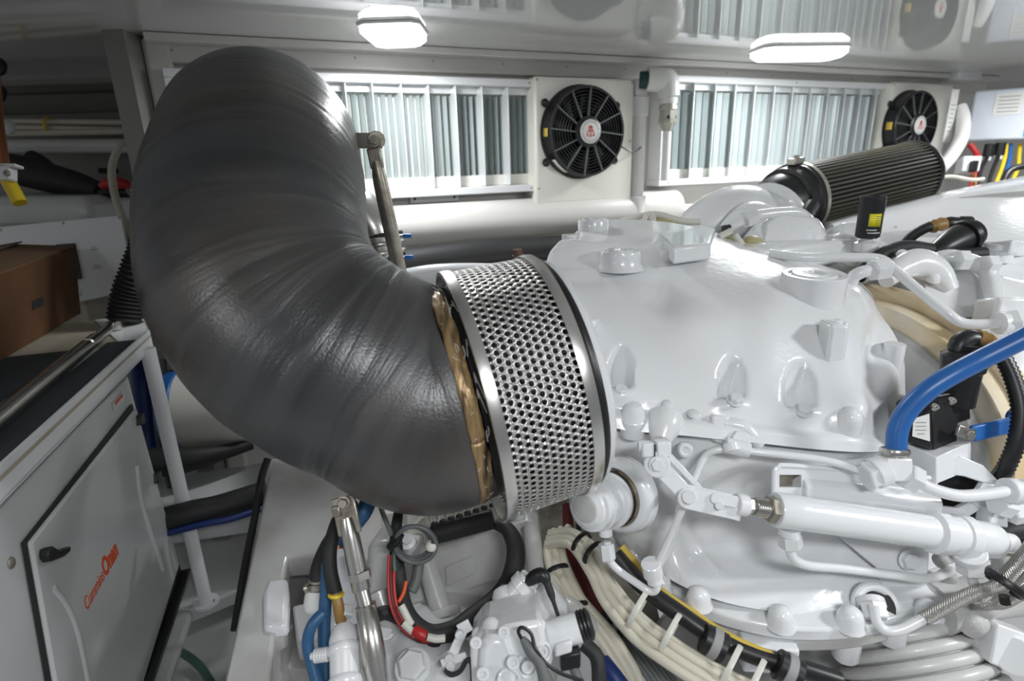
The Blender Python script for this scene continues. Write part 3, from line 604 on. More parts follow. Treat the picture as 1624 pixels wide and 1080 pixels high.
def d_up(x, y):
    s = 0
    s += pocket(x, y, 984, 548, 612, 23, 0.048)+pocket(x, y, 1160, 562, 628, 24, 0.048)+pocket(x, y, 1270, 568, 642, 27, 0.054)
    # ledges standing proud under the pockets
    for (cx, cy, wx, hy, h) in ((984, 628, 30, 9, .010), (1162, 642, 26, 9, .010), (1270, 656, 32, 9, .012)):
        s += h*gauss(x-cx, wx*.6)*gauss(y-cy, hy)
    # flange lip along the seam
    seam = 670+(x-960)*0.105 if x < 1400 else 715
    s += 0.012*sm(y, seam-24, seam-8)
    # swelling under the small square casting and around bosses
    s += 0.020*gauss(x-990, 34)*gauss(y-645, 26)*0
    s += 0.016*gauss(x-1298, 58)*gauss(y-470, 50)
    s += 0.014*gauss(x-1335, 22)*gauss(y-560, 55)
    s += 0.030*gauss(x-1345, 20)*gauss(y-655, 26)
    s -= 0.016*gauss(x-1070, 70)*gauss(y-480, 22)*0.5
    s += 0.012*gauss(x-900, 24)*gauss(y-505, 40)
    s -= 0.020*gauss(x-1395, 14)*gauss(y-560, 45)
    s += 0.006*math.sin((x-900)/75.0)*gauss(y-540, 60)
    s += 0.016*sm(452-(x-890)*.03-y, 0, 16)*sm(1075-x, 0, 60)*sm(y-372, 0, 20)*(1-gauss(x-984, 36))
    s += 0.018*gauss(x-1125, 70)*gauss(y-505, 34)+0.012*gauss(x-1215, 26)*gauss(y-520, 60)
    s += 0.020*gauss(x-893, 15)*gauss(y-530, 26)
    s -= 0.010*gauss(x-1050, 22)*gauss(y-470, 30)
    s += noise.noise(V((x*.012, y*.012, 0)))*0.0035
    return s
obj('upper_housing', patch(rows, 16, d_up, V((0.06, 0.45, -0.12))), 'paint', G_, sharp=60)
# lower bowl
low = [
 [(930, 640, 1.05), (950, 672, 1.02), (975, 684, .99), (1040, 690, .98), (1120, 696, .975), (1200, 706, .972), (1300, 716, .985), (1400, 716, 1.02), (1450, 690, 1.09), (1500, 660, 1.2)],
 [(936, 690, 1.06), (955, 720, 1.03), (980, 730, 1.0), (1040, 738, .99), (1120, 745, .99), (1200, 752, .99), (1300, 760, 1.0), (1410, 765, 1.03), (1480, 760, 1.08), (1540, 740, 1.15)],
 [(945, 760, 1.09), (962, 790, 1.05), (990, 800, 1.02), (1045, 808, 1.01), (1120, 812, 1.01), (1200, 818, 1.01), (1300, 826, 1.01), (1410, 836, 1.03), (1500, 834, 1.07), (1570, 812, 1.12)],
 [(955, 812, 1.12), (975, 838, 1.07), (1010, 858, 1.03), (1055, 876, 1.0), (1120, 890, .985), (1200, 902, .98), (1300, 908, .98), (1410, 908, 1.0), (1500, 895, 1.04), (1580, 872, 1.08)],
 [(965, 842, 1.13), (985, 865, 1.08), (1022, 892, 1.03), (1065, 920, .985), (1125, 948, .955), (1205, 968, .94), (1300, 976, .935), (1405, 968, .955), (1500, 946, 1.0), (1590, 915, 1.05)]]
def d_low(x, y):
    s = 0
    # round bowl depression with a soft crescent shade
    r = math.hypot((x-1200)/1.15, y-850)
    s -= 0.030*sm(118-r, 0, 40)*(1 if y < 880 else max(0, 1-(y-880)/40))
    s += 0.004*gauss(r-122, 8)
    # oblique rib from left shoulder to the bottom bolt
    lx = 1062+(y-790)*0.68; s += 0.008*gauss(x-lx, 7)*(1 if 760 < y < 912 else 0)
    s += noise.noise(V((x*.012, y*.012, 4)))*0.003
    return s
obj('lower_bowl', patch(low, 12, d_low, V((0.05, 0.35, 0.0))), 'paint', G_, sharp=60)
# bottom flange: horizontal lip following the bowl edge
zf = P(1300, 1010, .925).z
edge = [(948, 846), (968, 872), (1000, 905), (1050, 945), (1105, 978), (1180, 1004), (1265, 1018), (1360, 1014), (1450, 992), (1530, 965), (1600, 940)]
e3 = [PZ(x, y, zf) for x, y in crom(edge, 6)]
cen = V((P(1280, 850, 1.25).x, P(1280, 850, 1.25).y, zf))
inn = [p+(cen-p)*0.22 for p in e3]
b = MB(); n = len(e3); th = UZ*0.026
ring = e3+inn[::-1]; b.add([p for p in e3]+[p for p in inn]+[p+th for p in e3]+[p+th*1.3 for p in inn],
    [(i, i+1, n+i+1, n+i) for i in range(n-1)]+[(2*n+i, 2*n+i+1, 3*n+i+1, 3*n+i) for i in range(n-1)]+[(i, i+1, 2*n+i+1, 2*n+i) for i in range(n-1)]+[(n+i, n+i+1, 3*n+i+1, 3*n+i) for i in range(n-1)]+[(0, n, 3*n, 2*n), (n-1, 2*n-1, 4*n-1, 3*n-1)])
obj('bowl_flange', b, 'paint', G_, bev=0.006, sharp=50)
# lower flange ring under it
e4 = [p+(cen-p)*0.03-UZ*0.030 for p in e3]; i4 = [p+(cen-p)*0.3-UZ*0.030 for p in e3]
b = MB(); b.add(e4+i4+[p+UZ*0.022 for p in e4]+[p+UZ*0.022 for p in i4], [(i, i+1, n+i+1, n+i) for i in range(n-1)]+[(2*n+i, 2*n+i+1, 3*n+i+1, 3*n+i) for i in range(n-1)]+[(i, i+1, 2*n+i+1, 2*n+i) for i in range(n-1)]+[(0, n, 3*n, 2*n), (n-1, 2*n-1, 4*n-1, 3*n-1)])
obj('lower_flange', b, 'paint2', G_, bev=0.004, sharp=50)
G3 = [[cen+(p-cen)*(k)-UZ*(0.03+h) for p in e3] for k, h in ((0.90, 0), (0.80, 0.03), (0.66, 0.06), (0.5, 0.10))]
obj('underbody', MB().grid(G3), 'paint2', G_) if 0 else None
# bolts along the flange: dome above, round foot below
for (x, y, r) in ((1008, 862, .020), (1050, 905, .018), (1108, 928, .022), (1238, 960, .023), (1348, 962, .023), (1470, 945, .019)):
    q0_ = PZ(x, y+22, zf+0.02); dd_ = px(q0_)[2]-(.035 if x < 1150 else .015); q = P(x, y+22, dd_)
    r *= .86; b = MB().lathe(q-UZ*0.01, UZ, [(0, r*1.25), (r*.4, r*1.06), (r*1.0, r*0.98), (r*1.45, r*.75), (r*1.7, r*.4), (r*1.78, .0002)], 24); obj('domed_boss', b, 'paint', G_)
for (x, y, r, h) in ((975, 885, .016, .03), (1008, 915, .017, .035), (1112, 972, .022, .045), (1243, 1010, .026, .04), (1352, 1004, .022, .060), (1425, 1000, .022, .03), (1500, 975, .022, .035)):
    q = PZ(x, y, zf-0.01); q = q+(cen-q)*0.04
    b = MB().lathe(q, -UZ, [(0, r), (h, r*0.98), (h+0.004, r*0.85)], 24); obj('boss_foot', b, 'paint', G_)
b = MB().box(PZ(1215, 1030, zf-0.03), V((1, -.1, 0)).normalized(), V((.1, 1, 0)).normalized(), UZ, 0.085, 0.05, 0.05); obj('foot_block', b, 'paint', G_, bev=0.004)
# ---- small castings on the upper housing
for (x, y, d, r) in ((984, 622, .985, .0115), (1166, 636, .968, .0115), (1274, 652, .970, .0125)):
    inst('hex_bolt', 'pocket_bolt', P(x, y, d), (UZ*0.9-_F*0.5), r, 0.014, 'paint', G_)
def boss(name, x, y, d, rp, hpx, up=UZ, m='paint', parent=G_, rim=True, seg=36):
    r = rpx(rp, d); h = rpx(hpx, d); q = P(x, y, d)
    prof = [(-h, r*1.25), (-h*0.7, r*1.05), (-h*.3, r*1.0), (-0.002, r), (0, r*0.97)]
    if rim: prof += [(0, r*.80), (-0.004, r*.78), (-0.004, r*.70), (0.002, r*.68), (0.002, r*.36), (-0.003, r*.33), (-0.003, 0.0002)]
    else: prof += [(0, 0.0002)]
    return obj(name, MB().lathe(q, up, prof, seg, (True, False)), m, parent, sharp=40)
boss('large_oil_plug', 1292, 434, 1.115, 48, 78, (UZ-_F*0.05))
boss('oil_plug', 984, 397, 1.152, 31, 30, UZ)
boss('small_plug', 1063, 396, 1.20, 17, 30, UZ, rim=False)
boss('round_post', 941, 348, 1.36, 24, 60, UZ)
boss('round_post', 903, 372, 1.29, 12, 40, UZ, rim=False)
boss('side_post', 1420, 545, 1.08, 15, 120, UZ, rim=False)
# square post under the large plug
q = P(1326, 510, 1.02); b = MB().prism([q+_R*a*.020+V((0, 1, 0))*c*.022 for a, c in ((-1, -1), (.6, -1), (1, -.4), (1, 1), (-1, 1))], -UZ*0.10); obj('square_post', b, 'paint', G_, bev=0.006)
b = MB().lathe(q+UZ*0.0, UZ, [(-0.002, .012), (0.003, .011), (0.001, .004), (0, 0.0002)], 16); obj('post_eye', b, 'paint', G_)
# flat pad and bracket casting at crest
b = MB().prism([PZ(x, y, P(1090, 372, 1.30).z) for x, y in ((1035, 362), (1098, 352), (1135, 362), (1128, 385), (1068, 392))], -UZ*0.035); obj('top_pad', b, 'paint', G_, bev=0.006)
# left lower studs: block, dome and big cap
b = MB().prism([P(x, y, .968) for x, y in ((952, 640), (952, 668), (975, 672), (975, 642))], _F*0.04); obj('corner_block', b, 'paint', G_, bev=0.004)
b = MB().lathe(P(1004, 668, .968), (UZ-_F*.15), [(-.025, .021), (0.0, .0225), (0.006, .0225), (.008, .0205), (.022, .018), (.033, .011), (.036, .0005)], 24); obj('cap_dome', b, 'paint', G_)
b = MB().prism([P(x, y, .955) for x, y in ((1130, 658), (1130, 692), (1136, 702), (1158, 702), (1158, 660))], _F*0.04); obj('seam_block', b, 'paint', G_, bev=0.004)
inst('hex_bolt', 'seam_bolt', P(1170, 696, .948), -_F*.8+UZ*.3, .0135, .014, 'paint', G_)
b = MB().tube([P(1150, 672, .965), P(1180, 678, .957), P(1205, 706, .955)], .012, 12, 5); obj('seam_rib', b, 'paint', G_)
for (x, y, d, r, h) in ((1100, 655, .965, .010, .3), (1345, 668, .975, .024, 1.2), (1058, 640, .972, .009, .5)):
    inst('boss', 'housing_boss', P(x, y, d), (UZ-_F*.4), r, r*h, 'paint', G_)
# round lobe casting left of the seam (link bracket)
b = MB(); q0, q1 = P(1048, 640, .955), P(1040, 708, .945)
b.tube([P(1056, 662, .97), P(1052, 680, .955), P(1048, 700, .94)], [.030, .027, .016], 24, 5); obj('link_boss', b, 'paint', G_, sharp=50)
b = MB().cyl(P(1088, 712, .975), P(1086, 714, .938), .0135, .0125, 20); b.torus(P(1086, 714, .938), _F, .008, .003, 20, 8); obj('link_eye', b, 'paint', G_)
# shoulder where the flange meets the sleeve: neck
b = MB().lathe(CR+AX*0.015, AX, [(0, RR*0.94), (0.008, RR*0.94), (0.016, RR*0.88), (0.03, RR*0.7)], 64); obj('neck', b, 'paint', G_, sharp=50)
b = MB().prism([P(x, y, 1.0) for x, y in ((925, 505), (952, 505), (930, 552), (912, 548))], _F*0.05+_R*.01); obj('neck_rib', b, 'paint', G_, bev=0.004)
b = MB().lathe(P(934, 542, 1.0), UZ-_F*.4, [(-.02, .012), (0, .011), (.003, .008)], 16); obj('neck_screw', b, 'paint', G_)
# ================================================================ hydraulic actuator in front of the housing
def stick(p, q, r, seg=24): return MB().cyl(p, q, r, seg=seg)
t = thing('hydraulic_actuator', P(1400, 900, .88), 'white hydraulic cylinder lying across the housing with a clevis link at its left', 'actuator')
a0 = P(1228, 808, .868); a1 = P(1606, 862, .925); da_ = (a1-a0).normalized(); LA = (a1-a0).length
r = rpx(27, .87)
obj('cylinder_tube', MB().lathe(a0, da_, [(0, r*.96), (.004, r*1.03), (LA*.10, r*1.03), (LA*.102, r*1.0), (LA*.66, r*1.0)], 36), 'paint', t)
obj('gland_collar', MB().lathe(a0+da_*LA*.64, da_, [(0, r*1.1), (.003, r*1.27), (LA*.05, r*1.30), (LA*.055, r*1.18), (LA*.11, r*1.18), (LA*.112, r*1.30), (LA*.155, r*1.30), (LA*.158, r*1.1)], 36), 'paint', t)
obj('end_cap', MB().lathe(a0+da_*LA*.79, da_, [(0, r*1.02), (.003, r*1.10), (LA*.115, r*1.10), (LA*.13, r*.98), (LA*.131, r*.62), (LA*.205, r*.60), (LA*.21, r*.54)], 36), 'paint', t)
inst('hex_nut', 'steel_nut', a0-da_*0.012, da_, rpx(22, .87), .013, 'tarnish', t, label='bare steel gland nut')
obj('threaded_neck', MB().lathe(a0-da_*0.034, da_, [(0, r*.50)]+[(0.001+k*.0018+(k % 2)*.0, r*(.56 if k % 2 else .50)) for k in range(12)]+[(.024, r*.5)], 24), 'steel', t)
inst('hex_nut', 'lock_nut', a0-da_*0.046, da_, rpx(14, .87), .007, 'steel', t); inst('hex_nut', 'lock_nut', a0-da_*0.036, da_, rpx(10, .87), .005, 'steel', t)
obj('rod_end', stick(a0-da_*0.064, a0-da_*0.046, rpx(17, .87)), 'white', t)
# clevis fork
f0 = P(1088, 787, .862); f1 = P(1172, 806, .865); df = (f1-f0).normalized(); up_ = _F.cross(df).normalized(); up_ = up_ if up_.z > 0 else -up_
for k, (off, nm) in enumerate(((-.010, 'fork_plate'), (.010, 'fork_plate'))):
    c = _F*off; h = rpx(17, .865)
    pts_ = [f0+up_*h*math.cos(a)-df*h*math.sin(a) for a in [i*math.pi/6 for i in range(7)]]+[f1-up_*h, f1+up_*h]
    obj(nm, MB().prism([q+c-_F*.002 for q in pts_], _F*.004), 'paint', t, bev=0.001)
b = MB().box(f1+up_*0.0-df*.003, df, up_, _F, .008, rpx(36, .865), .024); obj('fork_bridge', b, 'paint', t, bev=0.002)
b = MB()
h2 = rpx(9, .865); b.prism([P(1135, 790, .850)+up_*h2*math.cos(a)-df*h2*math.sin(a) for a in [i*math.pi/6 for i in range(7)]]+[P(1168, 796, .850)-up_*h2, P(1168, 796, .850)+up_*h2], -_F*.003); obj('tongue', b, 'paint', t, bev=0.001)
b = MB().cyl(P(1094, 789, .885), P(1093, 788, .843), rpx(11, .86)); obj('pin', b, 'paint', t)
b = MB().cyl(P(1141, 803, .885), P(1141, 802, .842), rpx(6.5, .86)); obj('pin', b, 'paint', t)
# cradle bracket behind the cylinder, with window
def qp(x, y): return P(x, y, .915+(x-1228)*.00013)
t2 = thing('actuator_bracket', P(1400, 850, .93), 'white pressed bracket with a rectangular window behind the hydraulic cylinder', 'bracket')
outer = [(1226, 806), (1226, 748), (1232, 740), (1242, 737), (1330, 743), (1480, 760), (1485, 815), (1400, 818)]
b = MB()
def plate(b, quads, th=.006, F=qp):
    for qd in quads: b.prism([F(*q) for q in qd], _F*th)
plate(b, [[(1226, 812), (1226, 748), (1229, 742), (1236, 738), (1236, 812)], [(1236, 753), (1236, 738), (1271, 739), (1271, 753)], [(1236, 812), (1236, 773), (1271, 773), (1271, 812)], [(1271, 812), (1271, 739), (1470, 757), (1480, 812), (1380, 812)]])
obj('bracket_plate', b, 'paint', t2, sharp=30)
b = MB().tube([qp(1228, 812), qp(1228, 752), qp(1234, 741), qp(1246, 738), qp(1330, 744), qp(1474, 758)], .0042, 10, 6); obj('rolled_edge', b, 'paint', t2)
b = MB().box(P(1253, 763, .95), _R, _U, _F, .044, .03, .004); obj('window_back', b, 'tarnish', t2)
rr = rpx(24, .92); s0_ = P(1262, 771, .905+.0); s1_ = P(1470, 792, .925)
b = MB().cyl(P(1266, 778, .93), P(1478, 800, .945), rpx(23, .93), seg=28); obj('tube_cradle', b, 'paint', t2)
b = MB().prism([P(x, y, .985) for x, y in ((1330, 850), (1395, 905), (1398, 935), (1470, 940), (1475, 870))], _F*.01); obj('foot_plate', b, 'paint', t2, bev=.002)
inst('hex_bolt', 'foot_bolt', P(1441, 888, .98), -_F, .0145, .014, 'paint', t2)
# right part: S-shaped arm with oval opening
b = MB(); arm = [(1466, 760), (1500, 750), (1545, 752), (1580, 764), (1594, 785)]
F2 = lambda x, y: P(x, y, .965+(y-760)*.0001)
plate(b, [[(1470, 800), (1470, 822), (1490, 828), (1530, 824), (1556, 808), (1540, 796), (1520, 806)], [(1556, 808), (1596, 790), (1592, 770), (1560, 766), (1540, 796)], [(1560, 766), (1592, 770), (1560, 738), (1522, 722), (1500, 752), (1530, 756)], [(1462, 760), (1500, 752), (1522, 722), (1470, 740)]], .012, F2)
obj('bracket_arm', b, 'paint', t2, bev=.002)
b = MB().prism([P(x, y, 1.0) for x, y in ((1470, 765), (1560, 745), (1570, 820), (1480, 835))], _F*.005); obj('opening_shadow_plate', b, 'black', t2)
# ---------------------------------------------------------------- lever and link at the left
t = thing('clamp_lever', P(1080, 790, .86), 'white split clamp lever angled down from its shaft to the clevis', 'lever')
l0 = P(1043, 738, .868); l1 = P(1092, 788, .868); dl = (l1-l0).normalized()
b = MB(); bar(b, l0+dl*.01, l1, .026, .009, toc); obj('lever_arm', b, 'paint', t, bev=.002)
obj('lever_rib', bar(MB(), P(1060, 722, .88), P(1112, 778, .885), .010, .012, toc), 'paint', t, bev=.002)
obj('hub', MB().cyl(P(1044, 738, .895), P(1042, 737, .852), rpx(20, .87), seg=28), 'paint', t)
inst('hex_bolt', 'shaft_bolt', P(1042, 737, .852), -_F, .010, .008, 'paint', t)
b = MB().box(P(1026, 712, .868), _R, _U, _F, .020, .022, .028); b.box(P(1050, 710, .868), _R, _U, _F, .022, .024, .028); obj('split_clamp', b, 'paint', t, bev=.003)
obj('split_gap', MB().box(P(1038, 718, .8545), _R, _U, _F, .0022, .026, .003), 'ink', t)
obj('clamp_screw', MB().cyl(P(1012, 708, .868), P(1030, 709, .868), .0075, seg=12), 'paint', t)
# ---------------------------------------------------------------- rigid lines (each a thing)
def line(name, pts, r, label, nuts=(), cat='tube', m='paint'):
    t = thing(name, P(*pts[0]), label, cat)
    obj('pipe', MB().tube(pp(pts), r, 14, 7), m, t)
    for (i0, x0, y0, x1, y1, d0, d1, rr) in nuts:
        p0 = P(x0, y0, d0); p1 = P(x1, y1, d1); a = p1-p0
        if i0 == 'n': inst('hex_nut', 'union_nut', p0, a, rr, a.length, m, t)
        else: obj('ferrule', MB().cyl(p0, p1, rr, seg=20), m, t)
    return t
line('oil_pipe', [(1042, 900, .93), (1066, 860, .92), (1080, 800, .905), (1100, 760, .93), (1120, 722, .945), (1150, 712, .945), (1200, 717, .93), (1290, 727, .915), (1340, 738, .905), (1375, 750, .90)], rpx(6, .92), 'thin white pipe running from the link eye along the seam to the tee', [('f', 1150, 705, 1188, 714, .94, .935, .0135), ('f', 1158, 703, 1162, 716, .935, .93, .013)])
line('link_rod', [(1088, 795, .874), (1042, 895, .905)], .0055, 'thin straight white rod from the clevis down to the lower left flange', [('f', 1032, 893, 1036, 912, .90, .91, .016), ('f', 1036, 910, 1040, 925, .91, .91, .013)], 'rod')
line('drain_pipe', [(963, 858, .92), (964, 880, .92), (976, 900, .92), (1010, 925, .92), (1032, 938, .915), (1042, 932, .91), (1042, 905, .91)], rpx(6, .92), 'short white bent pipe below the ribbed plug joining the link fitting', [('n', 961, 862, 964, 888, .92, .92, .013), ('f', 960, 838, 961, 850, .92, .92, .011)])
line('return_pipe', [(1253, 858, .885), (1256, 882, .89), (1280, 896, .90), (1340, 902, .92), (1420, 912, .94), (1470, 918, .955), (1510, 905, .98)], rpx(7.5, .9), 'white bent pipe leaving the underside of the hydraulic cylinder', [('n', 1252, 848, 1254, 868, .882, .885, .018), ('f', 1252, 838, 1252, 848, .878, .88, .016)])
line('feed_pipe', [(1540, 890, .91), (1541, 915, .92), (1550, 930, .93), (1575, 932, .95), (1610, 925, .98)], rpx(8, .93), 'short white pipe under the end cap of the hydraulic cylinder', [('n', 1539, 882, 1540, 908, .905, .91, .021), ('f', 1538, 876, 1539, 884, .90, .905, .023)])
# tee with blue hose
t = thing('tee_fitting', P(1415, 760, .89), 'white faceted tee fitting at the foot of the bright blue hose', 'fitting')
obj('tee_block', MB().box(P(1416, 742, .885), _R, _U, _F, .040, .036, .034), 'paint', t, bev=.003)
inst('hex_nut', 'union_nut', P(1392, 750, .885), P(1370, 757, .885)-P(1392, 750, .885), .023, .022, 'paint', t)
obj('swivel', MB().cyl(P(1384, 752, .885), P(1404, 745, .885), .024), 'paint', t)
inst('hex_nut', 'union_nut', P(1434, 752, .88), P(1456, 764, .885)-P(1434, 752, .88), .022, .024, 'paint', t)
obj('hose_tail', MB().cyl(P(1418, 735, .885), P(1420, 712, .885), .0145), 'steel', t)
b = MB().torus(P(1419, 716, .885), _U, .0185, .003, 24, 8, xs=1.8); obj('hose_clip', b, 'steel', t)
hose('blue_hose', [(1421, 712, .885), (1424, 680, .885), (1440, 650, .88), (1470, 620, .87), (1510, 594, .86), (1560, 568, .85), (1624, 536, .83), (1690, 500, .81)], rpx(15.5, .87), 'blue', 'thick bright blue hose arching from the tee up to the right edge', seg=20)
line('curved_pipe', [(1458, 765, .885), (1480, 776, .885), (1520, 786, .89), (1560, 784, .90), (1604, 778, .915), (1650, 776, .93)], rpx(9.5, .89), 'white curved pipe from the tee past the oval bracket opening', [('f', 1596, 778, 1608, 777, .915, .918, .020), ('n', 1608, 777, 1640, 778, .918, .925, .019)])
t = thing('banjo_fitting', P(1600, 830, .93), 'white stacked hex fittings beyond the end of the hydraulic cylinder', 'fitting')
inst('hex_nut', 'hex_head', P(1580, 798, .93), P(1610, 806, .94)-P(1580, 798, .93), .020, .028, 'paint', t); inst('hex_nut', 'hex_head', P(1600, 815, .95), P(1640, 806, .95)-P(1600, 815, .95), .019, .03, 'paint', t)
obj('banjo_block', MB().prism([P(x, y, .95) for x, y in ((1572, 806), (1600, 812), (1600, 838), (1568, 832))], _F*.03), 'paint', t, bev=.003)
# ---------------------------------------------------------------- round ribbed plug with dark ring
t = thing('ribbed_drain_plug', P(955, 850, .93), 'white ribbed round plug with a dark gold seal ring below the steel sleeve', 'plug')
g0 = P(930, 806, .905); g1 = P(990, 782, .985); dg = (g1-g0).normalized(); Lg = (g1-g0).length; R_ = rpx(44, .93)
obj('plug_body', MB().lathe(g0, dg, [(-.006, R_*.55), (0, R_*.72), (.004, R_*.74), (.006, R_*.86), (.02, R_*.88), (.022, R_*.94), (.038, R_*.95), (.040, R_*.90), (.050, R_*.90), (.052, R_*1.0), (.066, R_*1.0), (.07, R_*.96)], 40), 'paint', t)
obj('plug_recess', MB().lathe(g0-dg*.009, dg, [(0, R_*.40), (.002, R_*.5), (.004, R_*.5)], 24), 'paint2', t)
obj('seal_ring', MB().lathe(g0+dg*.068, dg, [(0, R_*1.02), (.003, R_*1.05), (.006, R_*1.0), (.009, R_*1.06), (.012, R_*1.0)], 40), 'black', t)
obj('brass_ring', MB().lathe(g0+dg*.072, dg, [(0, R_*1.07), (.0025, R_*1.07)], 40), 'foil', t)
obj('lock_band', MB().lathe(g0+dg*.050, dg, [(0, R_*1.02), (.0006, R_*1.04), (.008, R_*1.04), (.009, R_*1.02)], 40), 'paint', t)
obj('ring_bore', MB().lathe(g0+dg*.078, dg, [(0, R_*1.1), (.012, R_*1.36), (.03, R_*1.45)], 40, (False, False)), 'paint', t, solid=.004)
# ---------------------------------------------------------------- braided hose, lower right
line('braided_hose', [(1386, 960, .905), (1390, 985, .90), (1405, 1000, .895), (1430, 998, .89), (1466, 980, .885)], rpx(8, .89), 'white bent pipe with nut rising from the round hole in the bowl', [('n', 1382, 956, 1389, 982, .925, .91, .020), ('f', 1380, 950, 1384, 964, .935, .925, .021)])
b = MB().torus(P(1388, 962, .945), _F-UZ*.4, rpx(30, .94), .008, 32, 10); o = obj('round_port', b, 'paint'); tag(o, 'raised round port rim around the braided line nut', 'port')
b = MB().cyl(P(1388, 962, .952), P(1388, 962, .947), rpx(28, .94)); o = obj('port_hole', b, 'ink'); tag(o, 'dark recess inside the round port of the bowl', 'port')
hose('steel_braided_hose', [(1464, 982, .885), (1500, 962, .885), (1540, 942, .885), (1580, 930, .885), (1610, 900, .885), (1640, 860, .88)], rpx(10.5, .885), 'braid', 'silver braided hose sleeve leading up to the right edge', seg=20)
for k, (a, b_) in enumerate((((1556, 955, .90), (1590, 915, .895)), ((1568, 960, .905), (1604, 925, .90)), ((1590, 965, .91), (1630, 935, .905)))):
    hose('steel_braided_hose', [(1540+k*8, 948+k*4, .90+k*.006), (a[0], a[1]-8, a[2]), b_, (1650, 850+k*34, .88)], rpx(9, .89), 'braid', ('upper', 'middle', 'lowest')[k]+' silver braided hose in the tied bunch at the right edge', seg=16)
b = MB().torus(P(1592, 925, .885), P(1640, 870, .88)-P(1580, 940, .885), .028, .004, 24, 8, xs=1.6); o = obj('cable_tie', b, 'black'); tag(o, 'black cable tie around the braided hoses', 'tie')
b = MB().cyl(P(1595, 958, .872), P(1592, 945, .872), .007); o = obj('tie_tail', b, 'black'); tag(o, 'cut black stub of the tie on the braided hoses', 'tie')
# ---------------------------------------------------------------- bellows under the flange, right
t = thing('rubber_bellows', P(1420, 1120, 1.05), 'white painted ribbed bellows below the bowl flange', 'bellows')
c0 = P(1425, 1005, 1.06); c1_ = P(1500, 1170, .98); aB = (c1_-c0).normalized()
for k in range(8):
    f = k/7; c = c0+(c1_-c0)*f
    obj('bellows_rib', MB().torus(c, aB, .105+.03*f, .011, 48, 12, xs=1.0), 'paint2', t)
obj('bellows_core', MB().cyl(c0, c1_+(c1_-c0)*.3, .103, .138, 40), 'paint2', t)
t = thing('mount_block', P(1600, 1060, .95), 'white square mounting block with round boss at the lower right corner', 'bracket')
b = MB().prism([P(x, y, .93) for x, y in ((1583, 990), (1640, 1010), (1640, 1085), (1570, 1052))], _F*.04); obj('block', b, 'paint', t, bev=.003)
obj('disc', MB().cyl(P(1612, 1040, .95), P(1610, 1041, .92), .03), 'paint', t)
hose('black_hose', [(1572, 858, 1.02), (1600, 842, 1.02), (1660, 836, 1.02)], rpx(15, 1.02), 'rubber', 'black hose behind the end of the hydraulic cylinder')
hose('black_hose', [(1560, 812, 1.06), (1600, 850, 1.05), (1660, 872, 1.04)], rpx(17, 1.05), 'rubber', 'black hose crossing lower behind the end of the hydraulic cylinder')
# right-hand lower clutter castings
t = thing('flange_arm', P(1540, 950, 1.0), 'white cast arm with bosses right of the bowl behind the braided hoses', 'engine casting')
b = MB().tube(pp([(1480, 965, .985), (1540, 950, 1.0), (1600, 935, 1.02), (1660, 930, 1.03)]), [.045, .04, .045, .05], 16, 6); obj('arm', b, 'paint2', t, sharp=60)
for (x, y, d, r) in ((1565, 962, .945, .017), (1505, 915, .99, .014), (1494, 888, 1.0, .012), (1600, 900, 1.0, .02), (1545, 985, .95, .022)):
    inst('boss', 'cast_boss', P(x, y, d), UZ-_F, r, r*.8, 'paint2', t)
# ---------------------------------------------------------------- solenoid box, conduit and blue-handled valve
t = thing('solenoid_box', P(1480, 700, 1.0), 'black plastic control box with white label and silver screws behind the blue hose', 'control box')
def bx(p, d, w_, h_, dd): return MB().box(P(*p, d), (_R+_F*.35).normalized(), UZ, (V((0, 1, 0))-_R*.3).normalized(), w_, h_, dd)
obj('box', MB().prism([P(x, y, .965) for x, y in ((1443, 662), (1446, 640), (1470, 628), (1478, 632), (1480, 715), (1441, 700))], _F*.04), 'black', t, bev=.003)
obj('box_face', MB().prism([P(1478, 632, .965), P(1538, 622, 1.0), P(1540, 665, 1.0), P(1520, 672, .99), P(1518, 705, .985), P(1480, 715, .965)], _F*.05), 'black', t, bev=.003)
obj('box_lid', MB().prism([P(1446, 636, .965), P(1478, 628, .96), P(1540, 617, 1.0), P(1520, 604, 1.06), P(1462, 612, 1.03)], -UZ*.02), 'black', t, bev=.003)
obj('label_sticker', MB().prism([P(x, y, .962) for x, y in ((1449, 664), (1474, 656), (1475, 700), (1447, 692))], _F*.001), 'paper', t)
obj('label_print', MB().box(P(1461, 676, .9612), _R, _U, _F, .018, .0012, .0004).box(P(1461, 682, .9612), _R, _U, _F, .018, .0012, .0004).box(P(1461, 670, .9612), _R, _U, _F, .018, .0012, .0004).box(P(1461, 688, .9612), _R, _U, _F, .012, .0012, .0004), 'greyp', t)
for (x, y) in ((1481, 647), (1508, 637)): inst('cap_screw', 'screw', P(x, y, .958), (UZ-_F), .0065, .006, 'steel', t)
obj('plug_stem', MB().lathe(P(1518, 640, 1.0), UZ+_R*.0, [(0, .026), (.06, .026), (.065, .030), (.072, .030), (.075, .020), (.11, .020)], 24), 'black', t)
t = thing('connector_plug', P(1515, 570, .98), 'black ribbed plug with brown nylon nut above the control box', 'connector')
obj('plug_body', MB().lathe(P(1516, 592, .975), UZ, [(0, .023), (.02, .026), (.034, .028), (.037, .022), (.04, .018)], 20), 'black', t)
obj('plug_ring', MB().torus(P(1517, 564, .975), UZ, .022, .003, 24, 8), 'white', t)
obj('ribbed_bend', MB().tube(pp([(1517, 560, .975), (1522, 545, .975), (1536, 537, .975), (1548, 540, .975)]), [.014, .016, .016, .015], 16, 5), 'black', t)
obj('nylon_nut', MB().lathe(P(1546, 536, .975), P(1565, 545, .975)-P(1546, 536, .975), [(0, .016), (.008, .019), (.010, .015), (.018, .019), (.026, .017), (.03, .013)], 12), 'brass', t, label='brown nylon nut')
